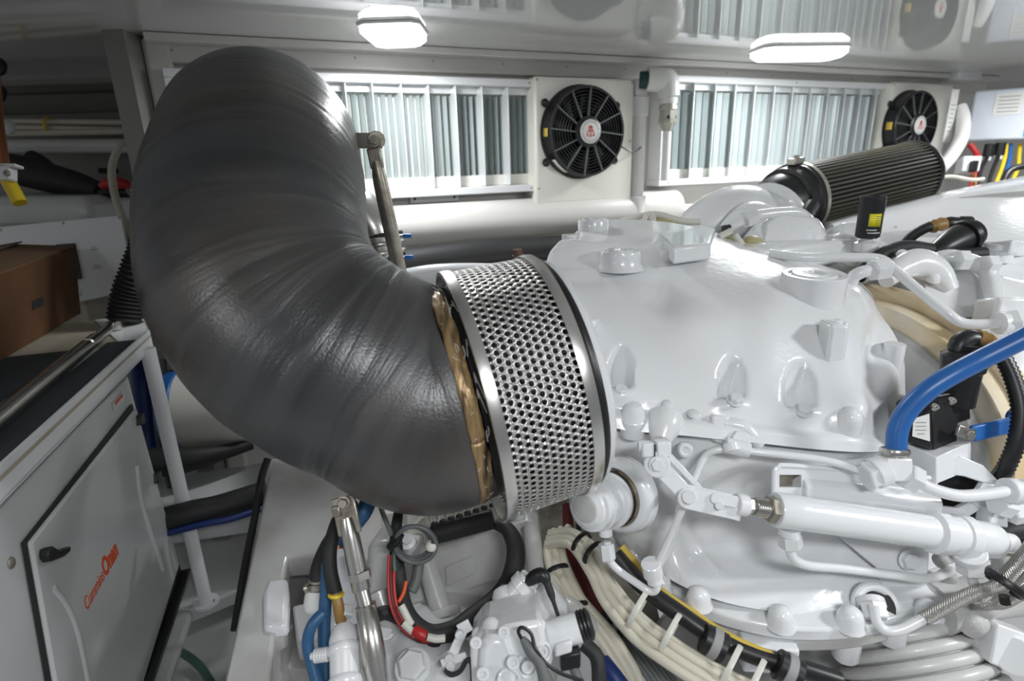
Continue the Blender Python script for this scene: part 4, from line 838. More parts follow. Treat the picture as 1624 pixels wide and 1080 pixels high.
def corr(name, pts, r, label, m='black', pitch=None, cat='conduit'):
    pitch = pitch or r*.55; C = [V(q) for q in crom([tuple(p) for p in pp(pts)], 12)]
    cum = [0]
    for i in range(1, len(C)): cum.append(cum[-1]+(C[i]-C[i-1]).length)
    n = int(cum[-1]/(pitch/2)); out = []; rr = []; j = 0
    for k in range(n+1):
        s = cum[-1]*k/n
        while j < len(C)-2 and cum[j+1] < s: j += 1
        f = (s-cum[j])/max(cum[j+1]-cum[j], 1e-9); out.append(C[j]+(C[j+1]-C[j])*f); rr.append(r if k % 2 else r*.84)
    o = obj(name, MB().tube(out, rr, 14, 1, smooth=False), m, sharp=80); return tag(o, label, cat)
corr('corrugated_conduit', [(1562, 545, .975), (1585, 560, .97), (1606, 600, .96), (1618, 650, .95), (1612, 700, .95), (1596, 740, .96), (1580, 765, .98)], rpx(13, .96), 'black corrugated conduit looping down behind the blue hose')
t = thing('ball_valve_handle', P(1500, 700, .97), 'flat bright blue valve handle with steel end right of the control box', 'valve')
obj('handle_grip', bar(MB(), P(1541, 688, .965), P(1612, 672, .99), .028, .008, toc), 'blue', t, bev=.0035)
obj('handle_stem', bar(MB(), P(1518, 682, .955), P(1545, 690, .965), .018, .006, toc), 'steel', t, bev=.001)
inst('hex_nut', 'handle_nut', P(1537, 690, .958), -_F, .008, .006, 'steel', t)
obj('blue_band', MB().torus(P(1612, 664, .995), _R, .014, .004, 20, 8, xs=2), 'blue', t)
t = thing('angle_bracket', P(1500, 740, .95), 'white folded angle bracket between the tee and the blue valve handle', 'bracket')
b = MB().prism([P(1484, 726, .945), P(1540, 700, .975), P(1540, 745, .98), P(1484, 768, .95)], _F*.005); obj('front_face', b, 'paint', t, bev=.001)
b = MB().prism([P(1484, 726, .945), P(1540, 700, .975), P(1520, 690, 1.03), P(1440, 702, 1.0)], -UZ*.004); obj('top_face', b, 'paint', t, bev=.001)
b = MB().prism([P(1484, 726, .943), P(1484, 770, .947), P(1440, 752, .99), P(1440, 704, .99)], _R*.004); obj('side_face', b, 'paint', t, bev=.001)
# ---------------------------------------------------------------- cables along the bottom of the flange
loom = [(870, 850, 1.12), (905, 848, 1.06), (940, 880, 1.0), (965, 930, .96), (1010, 985, .92), (1070, 1030, .88), (1140, 1072, .85), (1220, 1110, .83)]
for k in range(6):
    o_ = [(x-(k % 3-1)*6*(1 if i > 1 else .4), y+((k % 3)*13-(k//3)*7)*(1 if i > 1 else .6), d-(k % 3)*.010+(k//3)*.012) for i, (x, y, d) in enumerate(loom)]
    hose('cream_cable', o_, rpx(7.5, .92), 'creamc', ['second cream cable of the main loom counting from the striped conduit', 'fourth cream cable of the main loom counting from the striped conduit', 'outermost cream cable of the main loom, farthest from the striped conduit', 'cream cable of the main loom lying nearest the striped conduit', 'third cream cable of the main loom counting from the striped conduit', 'fifth cream cable of the main loom counting from the striped conduit'][k], 'cable', group='cream cables of the main loom')
loom2 = [(880, 842, 1.14), (868, 870, 1.10), (876, 910, 1.05), (900, 955, 1.0), (930, 990, .97), (955, 1020, .95), (985, 1070, .93), (1000, 1110, .92)]
for k in range(3):
    hose('cream_cable', [(x+k*11, y-k*3, d+k*.004) for x, y, d in loom2], rpx(7.5, 1.0), 'creamc', ['left', 'middle', 'right'][k]+' cream cable of the bunch dropping left of the main loom', 'cable', group='cream cables of the dropping bunch')
def tie(x, y, d, tx, ty, td, R_, m, label):
    p = P(x, y, d); a = P(tx, ty, td)-p; o = obj('cable_tie', MB().torus(p, a, R_, .0022, 24, 6, xs=2.2), m); return tag(o, label, 'tie')
hose('yellow_striped_conduit', [(975, 880, .99), (1020, 930, .96), (1080, 975, .925), (1140, 1015, .90), (1200, 1040, .885), (1262, 1058, .875), (1330, 1080, .87)], rpx(14, .93), 'black', 'black conduit with a yellow stripe just below the bowl flange', 'conduit', seg=16)
hose('yellow_cable', [(985, 868, 1.0), (1040, 932, .962), (1100, 975, .93), (1150, 1008, .902), (1205, 1034, .884), (1266, 1056, .872)], rpx(8, .93), 'dyellow', 'mustard yellow cable lying on the black conduit under the flange', 'cable')
for (x, y, d) in ((1132, 1020, .885), (1250, 1062, .862)):
    a = P(x+40, y+22, d-.01)-P(x, y, d); t = thing('conduit_clamp', P(x, y, d), ('black rubber lined clamp on the striped conduit, '+('upper left one' if x < 1200 else 'lower right one')), 'clamp')
    obj('rubber_liner', MB().cyl(P(x, y, d)-a.normalized()*.018, P(x, y, d)+a.normalized()*.018, .023), 'black', t)
    obj('steel_band', MB().cyl(P(x, y, d)-a.normalized()*.007, P(x, y, d)+a.normalized()*.007, .0245), 'greyp', t)
lt = ['uppermost natural cable tie on the main loom under the drain pipe', 'natural cable tie second from the top of the main loom', 'natural cable tie before the black clamp on the loom', 'lowest natural cable tie on the main loom']
for k, (x, y, d) in enumerate(((1012, 960, .925), (1062, 1000, .90), (1158, 1052, .862), (1196, 1075, .85))):
    tie(x, y+6, d, x+40, y+34, d-.02, .034, 'tie', lt[k])
for k, (x, y, d, r_) in enumerate(((922, 862, 1.03, .022), (942, 880, 1.0, .024), (884, 905, 1.06, .021), (916, 965, 1.0, .021))):
    tie(x, y, d, x+(30 if k < 2 else 14), y+(24 if k < 2 else 40), d-.03, r_, 'black', ['black cable tie at the top bend of the main loom', 'second black cable tie below the top bend of the loom', 'black cable tie high on the dropping cable bunch', 'black cable tie low on the dropping cable bunch'][k])
# dark wires in the pit
hose('dark_red_cable', [(900, 800, 1.2), (905, 870, 1.15), (930, 930, 1.1), (965, 990, 1.05), (1000, 1060, 1.0)], rpx(9, 1.1), 'dred', 'dark red cable dropping into the pit behind the cream cables', 'cable')
hose('dark_green_cable', [(915, 810, 1.22), (925, 880, 1.17), (960, 940, 1.12), (1000, 1020, 1.05)], rpx(4, 1.1), 'teal', 'dark green wire beside the dark red cable in the pit', 'cable')
hose('orange_wire', [(884, 850, 1.13), (894, 880, 1.1), (888, 905, 1.08), (880, 870, 1.1)], rpx(3, 1.1), 'dyellow', 'short orange wire looping out of the cream bunch', 'cable')
for k in range(6):
    hose('grey_wire', [(960+k*5, 980+k*2, 1.02), (975+k*7, 1010, .99), (1000+k*8, 1040, .96), (1030+k*8, 1080, .93), (1050+k*8, 1120, .9)], rpx(4, .95), 'grey', ['leftmost', 'second from left', 'third from left', 'fourth from left', 'fifth from left', 'rightmost'][k]+' grey wire of the flat bunch at the bottom edge', 'cable', group='grey wires at the bottom edge')
hose('black_wire_coil', [(968, 990, 1.0), (950, 975, 1.0), (945, 1000, 1.0), (965, 1020, .99), (985, 1000, .99), (972, 970, .99), (955, 985, .985), (962, 1040, .98), (950, 1100, .97)], rpx(6, 1.0), 'rubber', 'black wire coiled in the pit left of the grey wires', 'cable')
# ================================================================ engine top and things behind the housing
t = thing('engine_block', P(1500, 700, 1.4), 'big white engine with a broad sloping cover along the right side', 'engine')
# broad cover, seen from above: sloping plane
c = [P(1335, 350, 1.62), P(1640, 282, 1.95), P(1660, 440, 1.25), P(1400, 400, 1.45)]
rowsC = [[(1310, 352, 1.75), (1400, 328, 1.83), (1500, 304, 1.92), (1590, 286, 2.0), (1700, 262, 2.1)],
         [(1320, 356, 1.62), (1410, 334, 1.68), (1510, 312, 1.75), (1600, 296, 1.82), (1700, 276, 1.9)],
         [(1330, 372, 1.55), (1420, 356, 1.58), (1520, 340, 1.60), (1610, 330, 1.62), (1700, 316, 1.64)],
         [(1335, 392, 1.50), (1420, 388, 1.48), (1520, 384, 1.46), (1610, 380, 1.44), (1700, 372, 1.42)],
         [(1338, 420, 1.48), (1420, 424, 1.44), (1520, 424, 1.40), (1610, 422, 1.37), (1700, 416, 1.34)],
         [(1340, 450, 1.49), (1420, 462, 1.46), (1520, 466, 1.42), (1610, 466, 1.39), (1700, 460, 1.36)]]
obj('engine_cover', patch(rowsC, 8, lambda x, y: .012*gauss(y-330, 8)*0+noise.noise(V((x*.01, y*.01, 9)))*.004, V((.1, .4, -.15))), 'paint', t, sharp=60)
b = MB().box(P(1610, 400, 1.42), (_R+_F*.5).normalized(), UZ, (_F-_R*.4).normalized(), .22, .035, .08); obj('cover_step', b, 'paint', t, bev=.006)
# side of the block beneath, flywheel ring browned by heat
rowsS = [[(1462, 430, 1.30), (1530, 425, 1.30), (1600, 440, 1.28), (1680, 455, 1.26)], [(1475, 500, 1.22), (1540, 500, 1.2), (1610, 510, 1.18), (1690, 520, 1.15)], [(1480, 580, 1.17), (1545, 590, 1.14), (1620, 600, 1.12), (1700, 610, 1.1)], [(1470, 680, 1.14), (1545, 700, 1.12), (1620, 710, 1.1), (1710, 715, 1.08)], [(1470, 800, 1.14), (1545, 830, 1.12), (1620, 840, 1.12), (1720, 840, 1.1)]]
obj('block_side', patch(rowsS, 7, lambda x, y: .02*gauss(x-1590, 22)*gauss(y-625, 34)+.012*math.sin(x/18.)*gauss(y-560, 50)+noise.noise(V((x*.02, y*.02, 5)))*.006, V((.1, .4, -.1))), 'paint', t, sharp=60)
# flywheel housing ring, concentric with shaft axis
FR = P(1330, 700, 1.34)+UZ*0.0; FA = (DW*.97+V((0, 0, 0))).normalized()
for (dx, R_, w_, m, nm) in ((0.00, .335, .05, 'heat', 'flywheel_ring'), (.052, .365, .012, 'heat', 'ring_lip'), (.066, .345, .05, 'heat', 'ring_step')):
    obj(nm, MB().lathe(FR+FA*(.02+dx), FA, [(0, R_*.85), (0, R_*.985), (.004, R_), (w_-.003, R_), (w_, R_*.985), (w_, R_*.85)], 96, (False, False)), m, t, sharp=40)
obj('ring_fill', MB().cyl(FR+FA*.0, FR+FA*.12, .30, seg=64), 'paint2', t)
# shapes on the engine top, each casting part
def blob(nm, pts, r, m='paint', seg=20): return obj(nm, MB().tube(pp(pts), r, seg, 6), m, t, sharp=60)
blob('cast_runner', [(1085, 392, 1.62), (1108, 362, 1.66), (1150, 340, 1.70), (1190, 335, 1.74), (1215, 345, 1.76)], [.05, .065, .078, .075, .05])
blob('cast_runner', [(1150, 372, 1.60), (1190, 345, 1.62), (1230, 350, 1.64)], [.03, .045, .03])
b = MB().lathe(P(1222, 345, 1.78), P(1240, 330, 1.83)-P(1222, 345, 1.80), [(-.03, .06), (0, .105), (.012, .11), (.02, .10)], 32); obj('inlet_flange', b, 'paint', t)
for (x, y, d, rx, nm, a) in ((1232, 370, 1.52, .060, 'round_cover', V((.15, -.5, .5))), (1283, 386, 1.46, .052, 'round_cover', V((.1, -.6, .45))), (1350, 396, 1.42, .055, 'round_cover', V((.1, -.5, .5)))):
    b = MB().lathe(P(x, y, d), a, [(-.10, rx*1.05), (-.03, rx), (0, rx*.98), (.004, rx*.9), (.014, rx*.6), (.016, .0002)], 32); obj(nm, b, 'paint', t)
b = MB().prism([P(x, y, 1.42) for x, y in ((1208, 392), (1212, 352), (1240, 336), (1300, 344), (1318, 372), (1302, 392))], _F*.08); obj('cast_cover', b, 'paint', t, bev=.01)
b = MB().lathe(P(1215, 388, 1.37), UZ, [(-.08, .028), (0, .026), (.004, .02)], 24); obj('cast_post', b, 'paint', t)
b = MB().box(P(1345, 384, 1.56), _R, UZ, _F, .10, .09, .10); obj('cast_block', b, 'paint', t, bev=.012)
b = MB().box(P(1275, 400, 1.42), DW, UZ, NW, .42, .06, .10); obj('cast_rail', b, 'paint', t, bev=.01)
b = MB().tube(pp([(1480, 415, 1.3), (1510, 408, 1.28), (1560, 425, 1.26), (1572, 452, 1.22), (1580, 490, 1.16)]), .018, 16, 6); obj('coolant_pipe', b, 'paint', t)
for (x, y, d, r_) in ((1560, 420, 1.24, .022), (1515, 413, 1.26, .024)): inst('hex_nut', 'union_nut', P(x, y, d), _R, r_, .025, 'paint', t)
b = MB().tube(pp([(1405, 446, 1.24), (1425, 428, 1.26), (1455, 418, 1.27), (1485, 432, 1.27), (1505, 462, 1.26)]), [.016, .026, .034, .030, .02], 20, 6); obj('cast_bridge', b, 'paint', t, sharp=60)
b = MB().lathe(P(1585, 395, 1.38), UZ, [(-.03, .03), (0, .03), (.004, .034), (.014, .034), (.016, .024)], 24); obj('filler_cap', b, 'paint', t)
obj('filler_neck', MB().cyl(P(1585, 398, 1.38), P(1585, 388, 1.38), .028), 'tarnish', t)
b = MB().prism([P(x, y, 1.19) for x, y in ((1506, 506), (1572, 500), (1580, 520), (1522, 528))], _F*.003); obj('data_plate', b, 'plate', t, label='small dark engraved plate')
b = MB().box(P(1590, 492, 1.12), _R, UZ, _F, .075, .05, .06); obj('pipe_clamp', b, 'paint', t, bev=.008)
for (x, y, d, r_) in ((1550, 400, 1.4, .03), (1480, 440, 1.25, .014), (1432, 402, 1.3, .012)): inst('boss', 'cast_boss', P(x, y, d), UZ-_F*.5, r_, r_*.7, 'paint', t)
b = MB().box(P(1434, 370, 1.6), (_R+_F*.6).normalized(), UZ, _F, .12, .03, .01); obj('raised_pad', b, 'paint2', t, bev=.01)
# scuffed patch on the cover
b = MB().prism([P(x, y, 1.72) for x, y in ((1520, 314), (1560, 309), (1640, 302), (1640, 316), (1570, 320))], UZ*.0015); obj('scuffed_strip', b, 'paint2', t)
# ---- pipe runs over it
line('crossover_pipe', [(1220, 402, 1.27), (1270, 408, 1.24), (1330, 408, 1.22), (1392, 410, 1.2), (1415, 425, 1.18), (1450, 455, 1.15), (1500, 495, 1.11), (1530, 513, 1.10), (1585, 513, 1.08)], rpx(7.5, 1.2), 'long white pipe crossing above the large plug and down to the dark plate', [('f', 1582, 513, 1596, 512, 1.08, 1.08, .022), ('n', 1596, 512, 1618, 508, 1.08, 1.07, .024)])
line('bent_pipe', [(1348, 462, 1.2), (1352, 442, 1.19), (1366, 432, 1.18), (1388, 428, 1.18), (1405, 424, 1.18)], rpx(10, 1.18), 'short white bent pipe with hex union right of the large plug', [('n', 1382, 429, 1408, 424, 1.18, 1.18, .024)])
line('upper_pipe', [(1152, 362, 1.42), (1176, 350, 1.42), (1200, 342, 1.42), (1240, 337, 1.43), (1268, 338, 1.44), (1284, 352, 1.45), (1282, 364, 1.46)], rpx(8.5, 1.42), 'white pipe arching over the castings left of the black filter', [('n', 1180, 350, 1200, 341, 1.42, 1.42, .022)])
hose('white_charge_pipe', [(640, 446, 1.45), (690, 438, 1.45), (760, 436, 1.46), (830, 440, 1.46)], rpx(19, 1.45), 'paint', 'white painted pipe seen between the black elbow and the sleeve top', 'pipe', seg=24)
# ---- yellowed tubing and sealant behind crest
t = thing('vent_tube_bundle', P(1050, 355, 1.5), 'yellowed soft tubing knotted behind the flat top pad', 'tube')
obj('tube', MB().tube(pp([(985, 352, 1.5), (1010, 345, 1.5), (1040, 340, 1.5), (1080, 350, 1.5), (1110, 352, 1.5)]), .009, 10, 6), 'tie', t); obj('tube', MB().tube(pp([(1000, 358, 1.49), (1020, 350, 1.49), (1030, 345, 1.48), (1035, 358, 1.48)]), .007, 10, 6), 'tie', t)
obj('knot', MB().torus(P(1030, 348, 1.48), _F, .012, .006, 16, 8), 'tie', t); obj('sealant', MB().dome(P(1050, 362, 1.5), UZ-_F, .045, .02), 'putty', t)
t = thing('hose_connector', P(1190, 400, 1.4), 'clear tube ends and yellowed sealant between castings beside the pad', 'fitting')
for (x0, y0, x1, y1, r_) in ((1136, 392, 1166, 398, .011), (1165, 372, 1182, 396, .008), (1140, 376, 1160, 366, .008)):
    obj('tube_end', MB().cyl(P(x0, y0, 1.38), P(x1, y1, 1.38), r_), 'tie', t)
for (x, y, r_) in ((1175, 396, .030), (1195, 388, .028), (1160, 385, .025), (1205, 400, .022)): obj('sealant', MB().dome(P(x, y, 1.40), UZ-_F, r_, .018), 'putty', t)
obj('dark_nipple', MB().cyl(P(1146, 364, 1.40), P(1158, 362, 1.40), .010), 'ink', t)
# ================================================================ air filter
t = thing('air_filter', P(1330, 340, 1.9), 'big black pleated cylindrical air filter with silver band clamp and shiny end cap', 'filter')
f0 = P(1262, 318, 1.86); f1 = P(1440, 277, 2.10); fa = (f1-f0).normalized(); FL = (f1-f0).length; RF = rpx(49, 1.86)*1.12
uu, ww = perp(fa); N_ = 52; vs = []; fs = []
for s_ in (0, FL):
    for k in range(N_*2):
        an = math.pi*k/N_; rr = RF*(1.0 if k % 2 else .955); vs.append(f0+fa*s_+(uu*math.cos(an)+ww*math.sin(an))*rr)
m2 = N_*2; fs = [(k, (k+1) % m2, m2+(k+1) % m2, m2+k) for k in range(m2)]+[tuple(range(m2)), tuple(range(m2, 2*m2))]
obj('filter_core', MB().add(vs, fs), 'filter', t, sharp=20)
me = mesh_of('pleat', MB().box((0, 0, 0), V((1, 0, 0)), V((0, 1, 0)), UZ, FL, .0050, .0040), M['filterh'])
for k in range(52):
    an = 2*math.pi*(k+.5)/N_; d = uu*math.cos(an)+ww*math.sin(an); o = bpy.data.objects.new('pleat', me); COL.objects.link(o); o.parent = t; c = f0+fa*FL/2+d*RF*1.0-BASE[t.name_full]; w3 = fa.cross(d)
    o.matrix_local = Matrix(((fa.x, w3.x, d.x, c.x), (fa.y, w3.y, d.y, c.y), (fa.z, w3.z, d.z, c.z), (0, 0, 0, 1)))
obj('end_ring', MB().lathe(f1-fa*.01, fa, [(0, RF*1.02), (.01, RF*1.06), (.02, RF*1.05), (.026, RF*.9)], 48), 'black', t)
obj('neck_cap', MB().lathe(f0+fa*.008, -fa, [(0, RF*1.05), (.035, RF*1.05), (.04, RF*1.0), (.07, RF*.96), (.072, RF*.86), (.13, RF*.74), (.15, RF*.6), (.20, RF*.52)], 48), 'black', t, label='glossy black rubber neck')
obj('band_clamp', MB().lathe(f0+fa*.006, -fa, [(0, RF*1.06), (.001, RF*1.075), (.014, RF*1.075), (.015, RF*1.06)], 48, (False, False)), 'nickel', t, label='silver band clamp')
q = f0+(UZ*.93-_F*.1).normalized()*RF*1.09-_R*.02; obj('clamp_worm', MB().box(q, fa, fa.cross(UZ), UZ, .05, .03, .02), 'nickel', t, bev=.003)
inst('hex_bolt', 'clamp_bolt', q+UZ*.01, UZ, .010, .01, 'nickel', t)
o = hose('sensor_lead', [(1288, 325, 1.6), (1280, 340, 1.58), (1278, 356, 1.56)], rpx(11, 1.58), 'black', 'black sensor plug standing in front of the filter neck', 'connector')
o = hose('white_clip', [(1258, 325, 1.62), (1262, 336, 1.6), (1266, 350, 1.58)], .006, 'white', 'small white clip on the black filter neck', 'clip')
# small black canister with yellow label
t = thing('spin_on_canister', P(1376, 378, 1.38), 'small black upright canister with a yellow label before the pleated filter', 'canister')
q0 = P(1375, 377, 1.38); q1 = P(1378, 313, 1.38); rc = rpx(17.5, 1.38); ca = UZ; Lc = (q1-q0).length
obj('canister_body', MB().lathe(q0, ca, [(0, rc*.85), (.004, rc), (Lc*.62, rc), (Lc*.64, rc*1.05), (Lc*.97, rc*1.05), (Lc, rc*1.05), (Lc, rc*.95), (Lc*.95, rc*.94), (Lc*.94, .0002)], 32), 'black', t)
def onc(an0, an1, z0, z1, m, nm, rk=1.01, lab=None):
    fw = -(V((_F.x, _F.y, 0)).normalized()); rt = _R.normalized(); rt = V((rt.x, rt.y, 0)).normalized()
    G = [[q0+UZ*z+(fw*math.cos(a)+rt*math.sin(a))*rc*rk for a in [an0+(an1-an0)*i/8 for i in range(9)]] for z in (z0, z1)]
    return obj(nm, MB().grid(G), m, t, solid=.0006, label=lab)
onc(-.62, .42, Lc*.30, Lc*.60, 'lyel', 'yellow_label'); onc(.85, 1.0, Lc*.12, Lc*.68, 'dyellow', 'gold_stripe')
for k in range(5): onc(-.1, .38, Lc*(.33+.05*k), Lc*(.342+.05*k), 'ink', 'label_line', 1.03)
for k, (a, b_) in enumerate(((-.7, .1), (-.6, .5))): onc(a, b_, Lc*(.20-.07*k), Lc*(.225-.07*k), 'paper', 'print_line', 1.02)
fwd = -(V((_F.x, _F.y, 0)).normalized())
obj('canister_foot', MB().lathe(q0-UZ*.012, UZ, [(-.02, rc*1.1), (0, rc*1.0), (.006, rc*.5), (.014, rc*.45)], 24), 'paint', t)
# cables on top of the engine
t = thing('sensor_cable', P(1470, 380, 1.45), 'black cable with brown ring curving over the engine cover', 'cable')
obj('cable', MB().tube(pp([(1436, 386, 1.46), (1450, 372, 1.45), (1470, 361, 1.44), (1490, 356, 1.44)]), rpx(8, 1.44), 12, 6), 'rubber', t)
obj('ring', MB().lathe(P(1474, 360, 1.44), P(1500, 354, 1.44)-P(1474, 360, 1.44), [(0, .014), (.01, .018), (.02, .015), (.03, .018), (.04, .015)], 14), 'brass', t, label='brown nylon ring')
obj('plug', MB().lathe(P(1500, 354, 1.44), P(1540, 354, 1.44)-P(1500, 354, 1.44), [(0, .014), (.01, .017), (.03, .015), (.034, .018), (.06, .018), (.066, .012)], 14), 'black', t)
t = thing('multipin_connector', P(1500, 395, 1.38), 'large black connector plug behind the cast bridge on the engine', 'connector')
obj('boot', MB().tube(pp([(1478, 402, 1.36), (1495, 393, 1.36), (1515, 382, 1.37), (1538, 372, 1.38)]), [.018, .026, .034, .036], 20, 5), 'black', t)
obj('collar', MB().lathe(P(1528, 376, 1.37), P(1550, 366, 1.38)-P(1528, 376, 1.37), [(0, .038), (.012, .040), (.014, .036), (.03, .034)], 20), 'black', t)
obj('cable', MB().tube(pp([(1540, 368, 1.38), (1552, 374, 1.38), (1548, 388, 1.37)]), .012, 12, 5), 'rubber', t)
hose('cable_harness', [(1360, 440, 1.3), (1372, 424, 1.31), (1400, 404, 1.33), (1436, 392, 1.35), (1480, 398, 1.36), (1520, 404, 1.35), (1560, 402, 1.35)], .017, 'rubber', 'black cable harness running across the engine top behind the long pipe', 'cable')
# ================================================================ far right: control box and wires on the end wall
t = thing('control_cabinet', P(1580, 225, 2.9), 'wide white control box with a taped paper on the far right wall', 'cabinet')
cb0 = P(1531, 222, 2.9); cb1 = P(1650, 222, 2.75)
xx = (cb1-cb0); xx.z = 0; wv = xx.length; xx.normalize(); nn = xx.cross(UZ)
H_ = rpx(74, 2.87)
b = MB().box((cb0+cb1)/2+UZ*H_/2-nn*.06, xx, nn, UZ, wv, .14, H_); obj('box', b, 'bwhite', t, bev=.01)
fr = lambda x, z, o: cb0+xx*x+UZ*z+nn*(-.0+o)
sgn = .0115
b = MB().box(fr(.14, H_*.68, sgn), xx, nn, UZ, .11, .003, .10); obj('taped_paper', b, 'paper', t)
b = MB()
for k in range(5): b.box(fr(.14, H_*.68-.035+k*.017, sgn+.002), xx, nn, UZ, .08, .001, .004)
obj('paper_print', b, 'greyp', t); obj('blue_sticker', MB().box(fr(.245, H_*.10, sgn), xx, nn, UZ, .05, .003, .035), 'sky', t)
for k, (x, m, nm, lab) in enumerate(((1560, 'red', 'red_cable', 'red cable hanging under the far white control box'), (1568, 'black', 'black_conduit', 'black gland cable under the control box beside the red one'), (1585, 'black', 'black_conduit', 'second black gland cable under the control box'), (1596, 'yellow', 'yellow_cable', 'yellow cable curving under the far white control box'), (1603, 'blue', 'blue_cable', 'blue cable between yellow ones under the control box'), (1618, 'yellow', 'yellow_cable', 'rightmost yellow cable under the control box'))):
    hose(nm, [(x-(22 if k == 0 else 0), 229, 2.85), (x-2-(8 if k == 0 else 0), 248, 2.83), (x-14+k*2, 268, 2.8), (x-20, 300, 2.7)], .009 if k else .014, m, lab, 'cable')
for (x, y) in ((1568, 238), (1586, 236)):
    q = P(x, y, 2.83); t = thing('cable_gland', q, 'black gland with white ring under the control box, '+('left one' if x < 1580 else 'right one'), 'gland'); obj('gland', MB().cyl(q+UZ*.03, q-UZ*.03, .022), 'black', t); obj('gland_ring', MB().cyl(q-UZ*.03, q-UZ*.05, .017), 'white', t)
hose('black_cable_arch', [(1590, 290, 2.6), (1600, 272, 2.6), (1620, 264, 2.6), (1650, 262, 2.6)], .014, 'black', 'black cable arching over the engine at the right edge', 'cable')
t = thing('notice_sheet', P(1510, 230, 2.75), 'white sheet with faint print beside the far fan', 'sign')
q = P(1508, 184, 2.78); obj('sheet', MB().box(q, DW, NW, UZ, .055, .004, .24), 'paper', t)
b = MB()
for k in range(7): b.box(q+NW*.003+UZ*(.05-.02*k), DW, NW, UZ, .035-.006*(k % 3), .001, .004)
obj('print', b, 'greyp', t)
t = thing('junction_box', P(1535, 275, 2.7), 'small white and black connection box below the far fan', 'box')
obj('body', MB().box(P(1535, 262, 2.72), _R, UZ, _F, .085, .07, .05), 'white', t, bev=.004); obj('relay', MB().box(P(1544, 264, 2.69), _R, UZ, _F, .03, .05, .02), 'black', t, bev=.003)
hose('white_flex_hose', [(1522, 170, 2.8), (1528, 190, 2.78), (1524, 220, 2.75), (1508, 248, 2.7), (1490, 268, 2.65)], .030, 'pvc', 'thick pale hose bending down beside the far fan')
hose('beige_cable', [(1486, 282, 2.5), (1510, 280, 2.5), (1540, 285, 2.5), (1560, 284, 2.5)], .008, 'creamc', 'beige cable behind the filter end below the connection box', 'cable')
hose('brown_pipe', [(1545, 278, 2.6), (1546, 300, 2.55)], .010, 'copper', 'short brown pipe under the connection box', 'pipe')
b = MB().box(P(1524, 120, 3.0), DW, NW, UZ, .20, .10, .05); o = obj('ledge_light', b, 'frame', bev=.01); tag(o, 'small white strip under the ceiling at the end of the louvre wall', 'bracket')
# ================================================================ genset and shelf, left foreground
ZS = 1.18
O_ = PZ(239, 530, ZS); SD = (PZ(0, 755, ZS)-O_).normalized(); TD = UZ.cross(SD); TD = TD if TD.x < 0 else -TD
def pz(l, z): return [PZ(x, y, z) for x, y in l]
def FP(x, y, off=.035): return hit(x, y, O_+TD*off, TD)
t = thing('steel_shelf', O_-UZ*.1, 'white edged steel shelf above the genset cabinet', 'shelf')
obj('shelf_tray', MB().prism(pz([(239, 530), (226, 500), (120, 512), (-200, 540), (-420, 760), (-160, 905), (0, 757)], ZS), -UZ*.006), 'dirty', t)
obj('shelf_end', MB().prism(pz([(236, 531), (224, 501), (150, 508), (190, 545), (205, 545), (228, 538)], ZS+.001), UZ*.002), 'white', t)
e0 = O_; e1 = O_+SD*1.15
b = MB(); b.prism([e0+UZ*.014, e1+UZ*.014, e1-UZ*.038, e0-UZ*.038], TD*.006); obj('edge_angle', b, 'white', t, bev=.0015)
obj('edge_return', MB().prism([e0-UZ*.035, e1-UZ*.035, e1-UZ*.035+TD*.06, e0-UZ*.035+TD*.06], UZ*.004), 'white', t)
def SP_(s_, t_, z=ZS): return V((O_.x+SD.x*s_+TD.x*t_, O_.y+SD.y*s_+TD.y*t_, z))
b = MB().prism([SP_(.06, .012), SP_(1.15, .012), SP_(1.15, .085), SP_(.06, .085)], UZ*.004); obj('grip_mat', b, 'grip', t)
b = MB().prism([SP_(.10, .090), SP_(1.15, .090), SP_(1.15, .125), SP_(.10, .125)], UZ*.003); obj('grey_strip', b, 'gset', t)
b = MB().prism([SP_(.10, .15), SP_(1.15, .15), SP_(1.15, .35), SP_(.10, .35)], UZ*.003); obj('grip_mat', b, 'grip', t)
t = thing('torque_wrench', SP_(.2, .12, ZS+.003), 'long chrome torque wrench lying on the shelf before the cardboard box', 'wrench')
w0 = PZ(178, 516, ZS+.018); w1 = PZ(-60, 712, ZS+.018); dw = (w1-w0).normalized(); Lw = (w1-w0).length
obj('tube', MB().lathe(w0, dw, [(.14, .010), (.142, .0165), (.20, .017), (.202, .013), (.21, .013), (.212, .017), (Lw, .0175)], 20), 'steel', t)
obj('shaft', MB().lathe(w0, dw, [(0, .011), (.02, .013), (.14, .013)], 16), 'steel', t)
obj('head', MB().cyl(w0-UZ*.012-TD*.005, w0+UZ*.012-TD*.005, .019), 'steel', t)
q = SP_(.30, .105, ZS+.004); o = obj('yellow_tag', MB().box(q, SD, TD, UZ, .05, .022, .002), 'yellow', bev=.0005); tag(o, 'small worn yellow tag on the grey strip beside the wrench', 'label')
